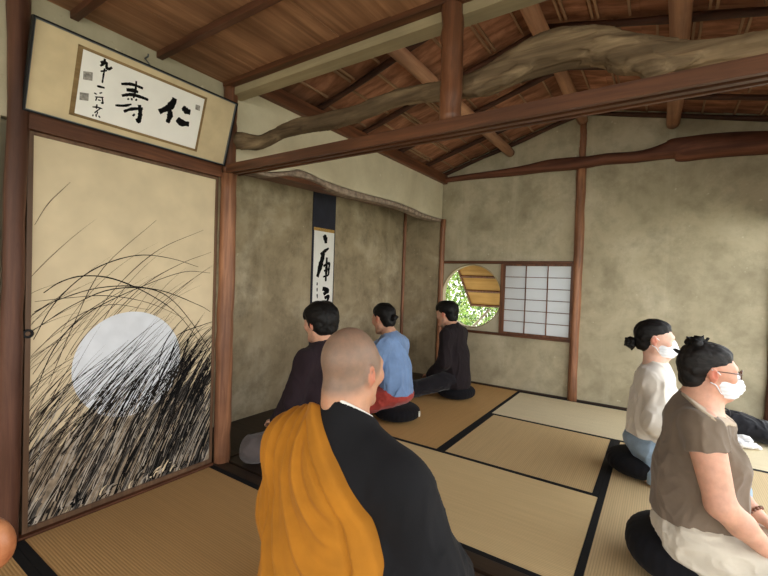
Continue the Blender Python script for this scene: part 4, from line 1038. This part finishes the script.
def make_w2():
    loc, rz = (-.012, 3.01, 0), -PI/2
    J = dict(ch=(0,-.005,.565), nk=(0,-.005,.690), shl=(-.145,.0,.590), shr=(.145,.0,.590))
    H = Head((0,-.014,.834), rot(.10, .05, 0), .96)
    V = Vol((-.30,-.20,0), (.30,.62,.96), .005); H.build(V, J['nk'], .043); base_torso(V, J)
    R_ = ((.205,.03,.39), (.11,.22,.28)); L = ((-.205,.03,.39), (-.10,.22,.28))
    arms(V, J['shr'], *R_); arms(V, J['shl'], *L); hand(V, R_[1], (-.35,.9,-.3), (.2,.2,1), (-1,0,.2), .9, .3); hand(V, L[1], (.35,.9,-.3), (-.2,.2,1), (1,0,.2), .9, .3)
    kneeling_legs(V, .08, .12, .37)
    o = root_body(V, 'younger person with low black bun, white mask and loose cream sweater, kneeling', SK_F, loc, rz, skinattrs(H))
    C = Vol((-.34,-.24,.10), (.34,.34,.78), .005)
    C.cone((0,-.015,.27), (0,.0,.40), .165, .165, .05, sq=(1,.80,1)); C.cone((0,.0,.40), (0,.0,.56), .160,.140,.05, sq=(1,.76,1))
    C.ell((0,.06,.45), (.12,.07,.08), .05)
    C.chain([J['shl'], (0,-.002,.60), J['shr']], [.068,.070,.068], .05)
    for e in (-1, 1): C.cone((e*.02,.01,.672), (e*.12,.0,.615), .046, .058, .04)
    for (el, wr), s_ in ((R_, J['shr']), (L, J['shl'])): C.chain([s_, el, A3(el)*.35+A3(wr)*.65, wr], [.070,.080,.066,.042], .04)
    C.cone((0,-.005,.67), (0,-.004,.745), .060, .058, .012); C.cut((0,-.005,.748), (0,.35,1), .010)
    C.disp(folds(.013, (8, 8, 3), 17)); C.cut((0,0,.250), (0,-.1,-1), .012)
    C.mesh('sweater', cloth('cream sweater', (222,216,206), .03, 240, .25, .95, .35), o)['label'] = 'loose cream sweater'
    P = Vol((-.32,-.24,0), (.32,.62,.36), .006); P.ell((0,-.015,.205), (.158,.145,.09), .04); kneeling_legs(P, .100, .13, .37, .09, .04, False, .07)
    P.disp(folds(.008, (9, 6, 9), 18)); P.cut((0,0,.010), (0,0,-1)); P.mesh('denim_skirt', cloth('pale denim', (142,164,186), .1, 260, .25, .9, .1), o)['label'] = 'pale blue denim skirt'
    short_hair(H, o, 'tied', HAIR); bun(H, o, (0,-.128,-.040), (.034,.036,.034), HAIR, [((0,-.15,-.05), (.008,-.172,-.075)), ((0,-.14,-.025), (-.01,-.172,-.015)), ((0,-.11,-.07), (0,-.122,-.105))], 8)
    H.eyes(o); mask(H, o)

make_monk(); make_m1(); make_m2(); make_m3(); make_w1(); make_w2()
zafu('round black cushion under the person in the light blue shirt, with a white tag', (-1.775, 2.905, .002), .15, .19, .125)
zafu('round black cushion under the person in the charcoal sweater by the window', (-1.655, 3.81, .002), False, .185, .125)
zafu('round black cushion under the older person in the taupe top', (.105, 2.055, .002), False, .20, .185)
zafu('round black cushion under the younger person in the cream sweater', (-.065, 3.005, .002), False, .19, .135)
# ================================================================== SMALL THINGS
bg = thing('tote_bag', 'slumped black bag on the floor by the back wall, right edge of the room', 'bag', (.56, 4.20, .004))
V = Vol((-.32,-.17,-.0), (.34,.17,.28), .006)
V.ell((.05,.02,.085), (.24,.12,.085), .03); V.ell((-.06,.02,.10), (.14,.11,.095), .04); V.ell((.17,.0,.06), (.14,.11,.058), .03)
V.disp(folds(.010, (8, 8, 8), 21)); V.cut((0,0,.003), (0,0,-1)); V.mesh('bag_body', cloth('black bag cloth', (25,25,30), .1, 300, .2, .7, .1), bg)
V = Vol((-.30,-.22,0), (.0,.12,.26), .005); V.cone((-.17,-.07,.03), (-.16,-.04,.16), .055, .045, .02, sq=(1,.5,1)); V.disp(folds(.006, (9, 9, 5), 22)); V.cut((0,0,.003), (0,0,-1))
V.mesh('side_pocket', cloth('charcoal canvas', (58,60,66), .08, 300, .2, .8, .1), bg)
bm = bm_new()
for dx in (-.03, .03): tube(bm, [tuple(p) for p in smooth_path([(-.20+dx,-.05,.15), (-.20+dx,-.05,.21), (-.15+dx,-.05,.225), (-.12+dx,-.05,.20), (-.12+dx,-.05,.14)], 5)], .006, 8)
done('handle', bm, plain('strap', (52,50,52), .7), bg)
sk = thing('rolled_socks', 'small bundle of rolled white socks on the mat before the black bag', 'socks', (.545, 4.0, .002))
V = Vol((-.12,-.09,0), (.14,.09,.12), .004)
V.ell((-.025,.01,.034), (.042,.036,.032), .004); V.chain([(-.06,-.02,.026), (-.02,-.040,.026), (.03,-.035,.024)], [.022,.025,.022], .003); V.chain([(.02,.0,.026), (.055,-.005,.022), (.08,-.02,.018)], [.026,.022,.016], .003)
V.chain([(-.05,.02,.06), (0,.0,.068), (.035,-.01,.055)], [.016,.02,.016], .005); V.disp(lambda p: .0045*vn(p*40)+.003*vn(p*90)); V.cut((0,0,.002), (0,0,-1))
V.mesh('sock_roll', cloth('white sock', (228,228,230), .03, 260, .25), sk)
# rounded rail end of a low wooden stand at the left edge
st = thing('wooden_stand', 'rounded orange-brown wooden rail end at the left edge, low before the dark post', 'wooden stand', (-1.55, .20, .004), .62)
OW = wood('orange wood', (170,102,64), (222,156,110), 0, 18, .4, .4)
V = Vol((-.54,-.12,.26), (.34,.12,.58), .006); V.chain([(-.44,0,.435), (.12,0,.435), (.190,0,.433)], [.078,.078,.072], .02, sq=(1,.55,1)); V.mesh('top_rail', OW, st)
for x in (-.38, -.16):
    bm = bm_new(); tube(bm, lerp_pts((x, 0, 0), (x, 0, .44), 5), .022, 14); done('leg', bm, OW, st)
bm = bm_new(); tube(bm, lerp_pts((-.38, 0, .14), (-.16, 0, .14), 4), .013, 12); done('stretcher', bm, OW, st)

# ================================================================== OUTSIDE THE ROUND WINDOW
aw = thing('window_shutter', 'tan boarded shutter with dark battens propped open outside the round window', 'shutter', (0, 0, 0))
ya, za, yb2, zb2 = BY+.13, 1.43, 5.22, .835; xa_, xb_ = -2.10, -1.25
dv = Vector((0, yb2-ya, zb2-za)); nv = Vector((0, -dv.z, dv.y)).normalized()
bm = bm_new(); prism(bm, [(0, ya, za), (0, yb2, zb2), (0, yb2+nv.y*.015, zb2+nv.z*.015), (0, ya+nv.y*.015, za+nv.z*.015)], (xa_, 0, 0), (xb_, 0, 0))
done('boards', bm, wood('shutter board', (172,132,76), (216,178,120), 0, 10, .8, .1), aw)
for t in (.06, .36, .66, .975):
    c = Vector((0, ya, za))+dv*t; bm = bm_new(); d = dv.normalized()*.014; m = nv*-.018
    prism(bm, [tuple(c-d), tuple(c+d), tuple(c+d+m), tuple(c-d+m)], (xa_, 0, 0), (xb_, 0, 0)); done('batten', bm, M['red'], aw)
for x in (xa_, xb_-.02):
    bm = bm_new(); prism(bm, [(0, ya, za), (0, yb2, zb2), tuple(Vector((0, yb2, zb2))-nv*.018), tuple(Vector((0, ya, za))-nv*.018)], (x, 0, 0), (x+.02, 0, 0)); done('side_batten', bm, M['red'], aw)
bm = bm_new(); tube(bm, lerp_pts((-2.70, 4.98, -.25), (-1.84, 5.205, .80), 12), .016, 10, .05, 3); tag(done('prop_pole', bm, plain('grey pole', (168,160,146), .8), smooth=True), 'thin grey pole propping the shutter outside the round window', 'pole')
GR = NT('garden ground'); GR.col(GR.ramp(GR.noise(1.4, 5), (.3, (176,170,150)), (.5, (198,192,172)), (.7, (160,164,124)))); GR = GR.fin(.95, .1)
bm = bm_new(); box(bm, (-14, -10, -.45), (16, 18, -.25)); struct('ground', bm, GR, label='pale garden ground outside', cat='ground')
LEAF = [plain('leaf a', (104,130,56), .6, .3, .3, 4), plain('leaf b', (140,158,84), .6, .3, .25, 4), plain('leaf c', (62,88,40), .6, .3, .3, 4)]
BARK = plain('garden bark', (104,92,76), .9, .1, .25, 20)
def shrub(label, x, y, h, r, n, seed):
    t = thing('garden_shrub', label, 'shrub', (x, y, -.25), 0, 'shrubs in the garden'); rn = random.Random(seed); bm = bm_new()
    for i in range(n):
        a = rn.uniform(0, 2*PI); q = rn.random()**.5*r; z = rn.uniform(.12, 1)*h; q *= (1-.5*(z/h)**2)
        c = Vector((q*math.cos(a), q*math.sin(a), z)); u = Vector([rn.gauss(0, 1) for _ in range(3)]).normalized(); v = u.orthogonal().normalized(); L = rn.uniform(.03, .06); W = L*.4
        f = bm.faces.new([bm.verts.new(c-u*L), bm.verts.new(c+v*W+u*L*.1), bm.verts.new(c+u*L), bm.verts.new(c-v*W+u*L*.1)]); f.material_index = rn.choice((0, 0, 1, 1, 2))
    tag(done('foliage', bm, LEAF, t), kind='stuff')
    bm = bm_new()
    for k in range(4): tube(bm, [(0, 0, 0), (rn.uniform(-.2, .2)*r, rn.uniform(-.2, .2)*r, h*.4), (rn.uniform(-.6, .6)*r, rn.uniform(-.6, .6)*r, h*.8)], [.03, .022, .008], 8)
    done('stem', bm, BARK, t)
shrub('bright green garden shrub beyond the left part of the round window', -3.55, 7.1, 2.3, .8, 4200, 1)
shrub('yellow-green garden shrub beyond the propped shutter', -3.25, 9.3, 1.7, 1.0, 3600, 2)
shrub('tall garden shrub far behind the round window', -6.0, 10.6, 3.2, 1.3, 5200, 3)

# ================================================================== LIGHT AND CAMERA
w = bpy.data.worlds.new('World'); SC.world = w; w.use_nodes = True; nt = w.node_tree
tc = nt.nodes.new('ShaderNodeTexCoord'); sep = nt.nodes.new('ShaderNodeSeparateXYZ'); nt.links.new(tc.outputs['Generated'], sep.inputs[0])
rp = nt.nodes.new('ShaderNodeValToRGB'); e = rp.color_ramp.elements
e[0].position = .48; e[0].color = (.75, .74, .68, 1); e[1].position = .56; e[1].color = (1.0, .985, .95, 1)
x = e.new(1.0); x.color = (.80, .90, 1.0, 1)
mr = nt.nodes.new('ShaderNodeMapRange'); mr.inputs[1].default_value = -1; nt.links.new(sep.outputs['Z'], mr.inputs[0]); nt.links.new(mr.outputs[0], rp.inputs[0])
bgn = nt.nodes['Background']; nt.links.new(rp.outputs[0], bgn.inputs['Color']); bgn.inputs['Strength'].default_value = WORLD
def portal(name, loc, sx, sy, rot):
    l = bpy.data.lights.new(name, 'AREA'); l.shape = 'RECTANGLE'; l.size = sx; l.size_y = sy; l.cycles.is_portal = True
    o = bpy.data.objects.new(name, l); COL.objects.link(o); o.location = loc; o.rotation_euler = rot; o['kind'] = 'helper'
portal('daylight_garden_side', (RX+.12, 3.02, .86), 1.74, 2.8, (0, PI/2, 0))
portal('daylight_front_room', (XR2+.05, -.2, 1.03), 2.2, 3.4, (0, PI/2, 0))
portal('daylight_behind', (-.12, -2.33, 1.03), 3.7, 2.2, (PI/2, 0, 0))
portal('daylight_round_window', (-1.81, BY+.12, .985), .75, .75, (-PI/2, 0, 0))
portal('daylight_paper_window', (-1.09, BY+.12, .985), .75, .75, (-PI/2, 0, 0))

cam = bpy.data.cameras.new('camera'); cam.sensor_width = 36; cam.lens = 415.02/768*36; cam.clip_start = .02
co = bpy.data.objects.new('camera', cam); COL.objects.link(co)
R3 = Matrix(((0.82995495,-0.03920951,0.55645071),(0.55682765,-0.0015529,-0.8306266),(0.03343258,0.9992298,0.0205441)))
co.matrix_world = Matrix.Translation((0, 0, 1.14)) @ R3.to_4x4()
SC.camera = co
vs = SC.view_settings; vs.view_transform = 'Standard'; vs.look = 'None'; vs.gamma = 1; vs.use_curve_mapping = False; vs.exposure = EXPO
SC.cycles.use_denoising = True; SC.cycles.max_bounces = 10; SC.cycles.diffuse_bounces = 6
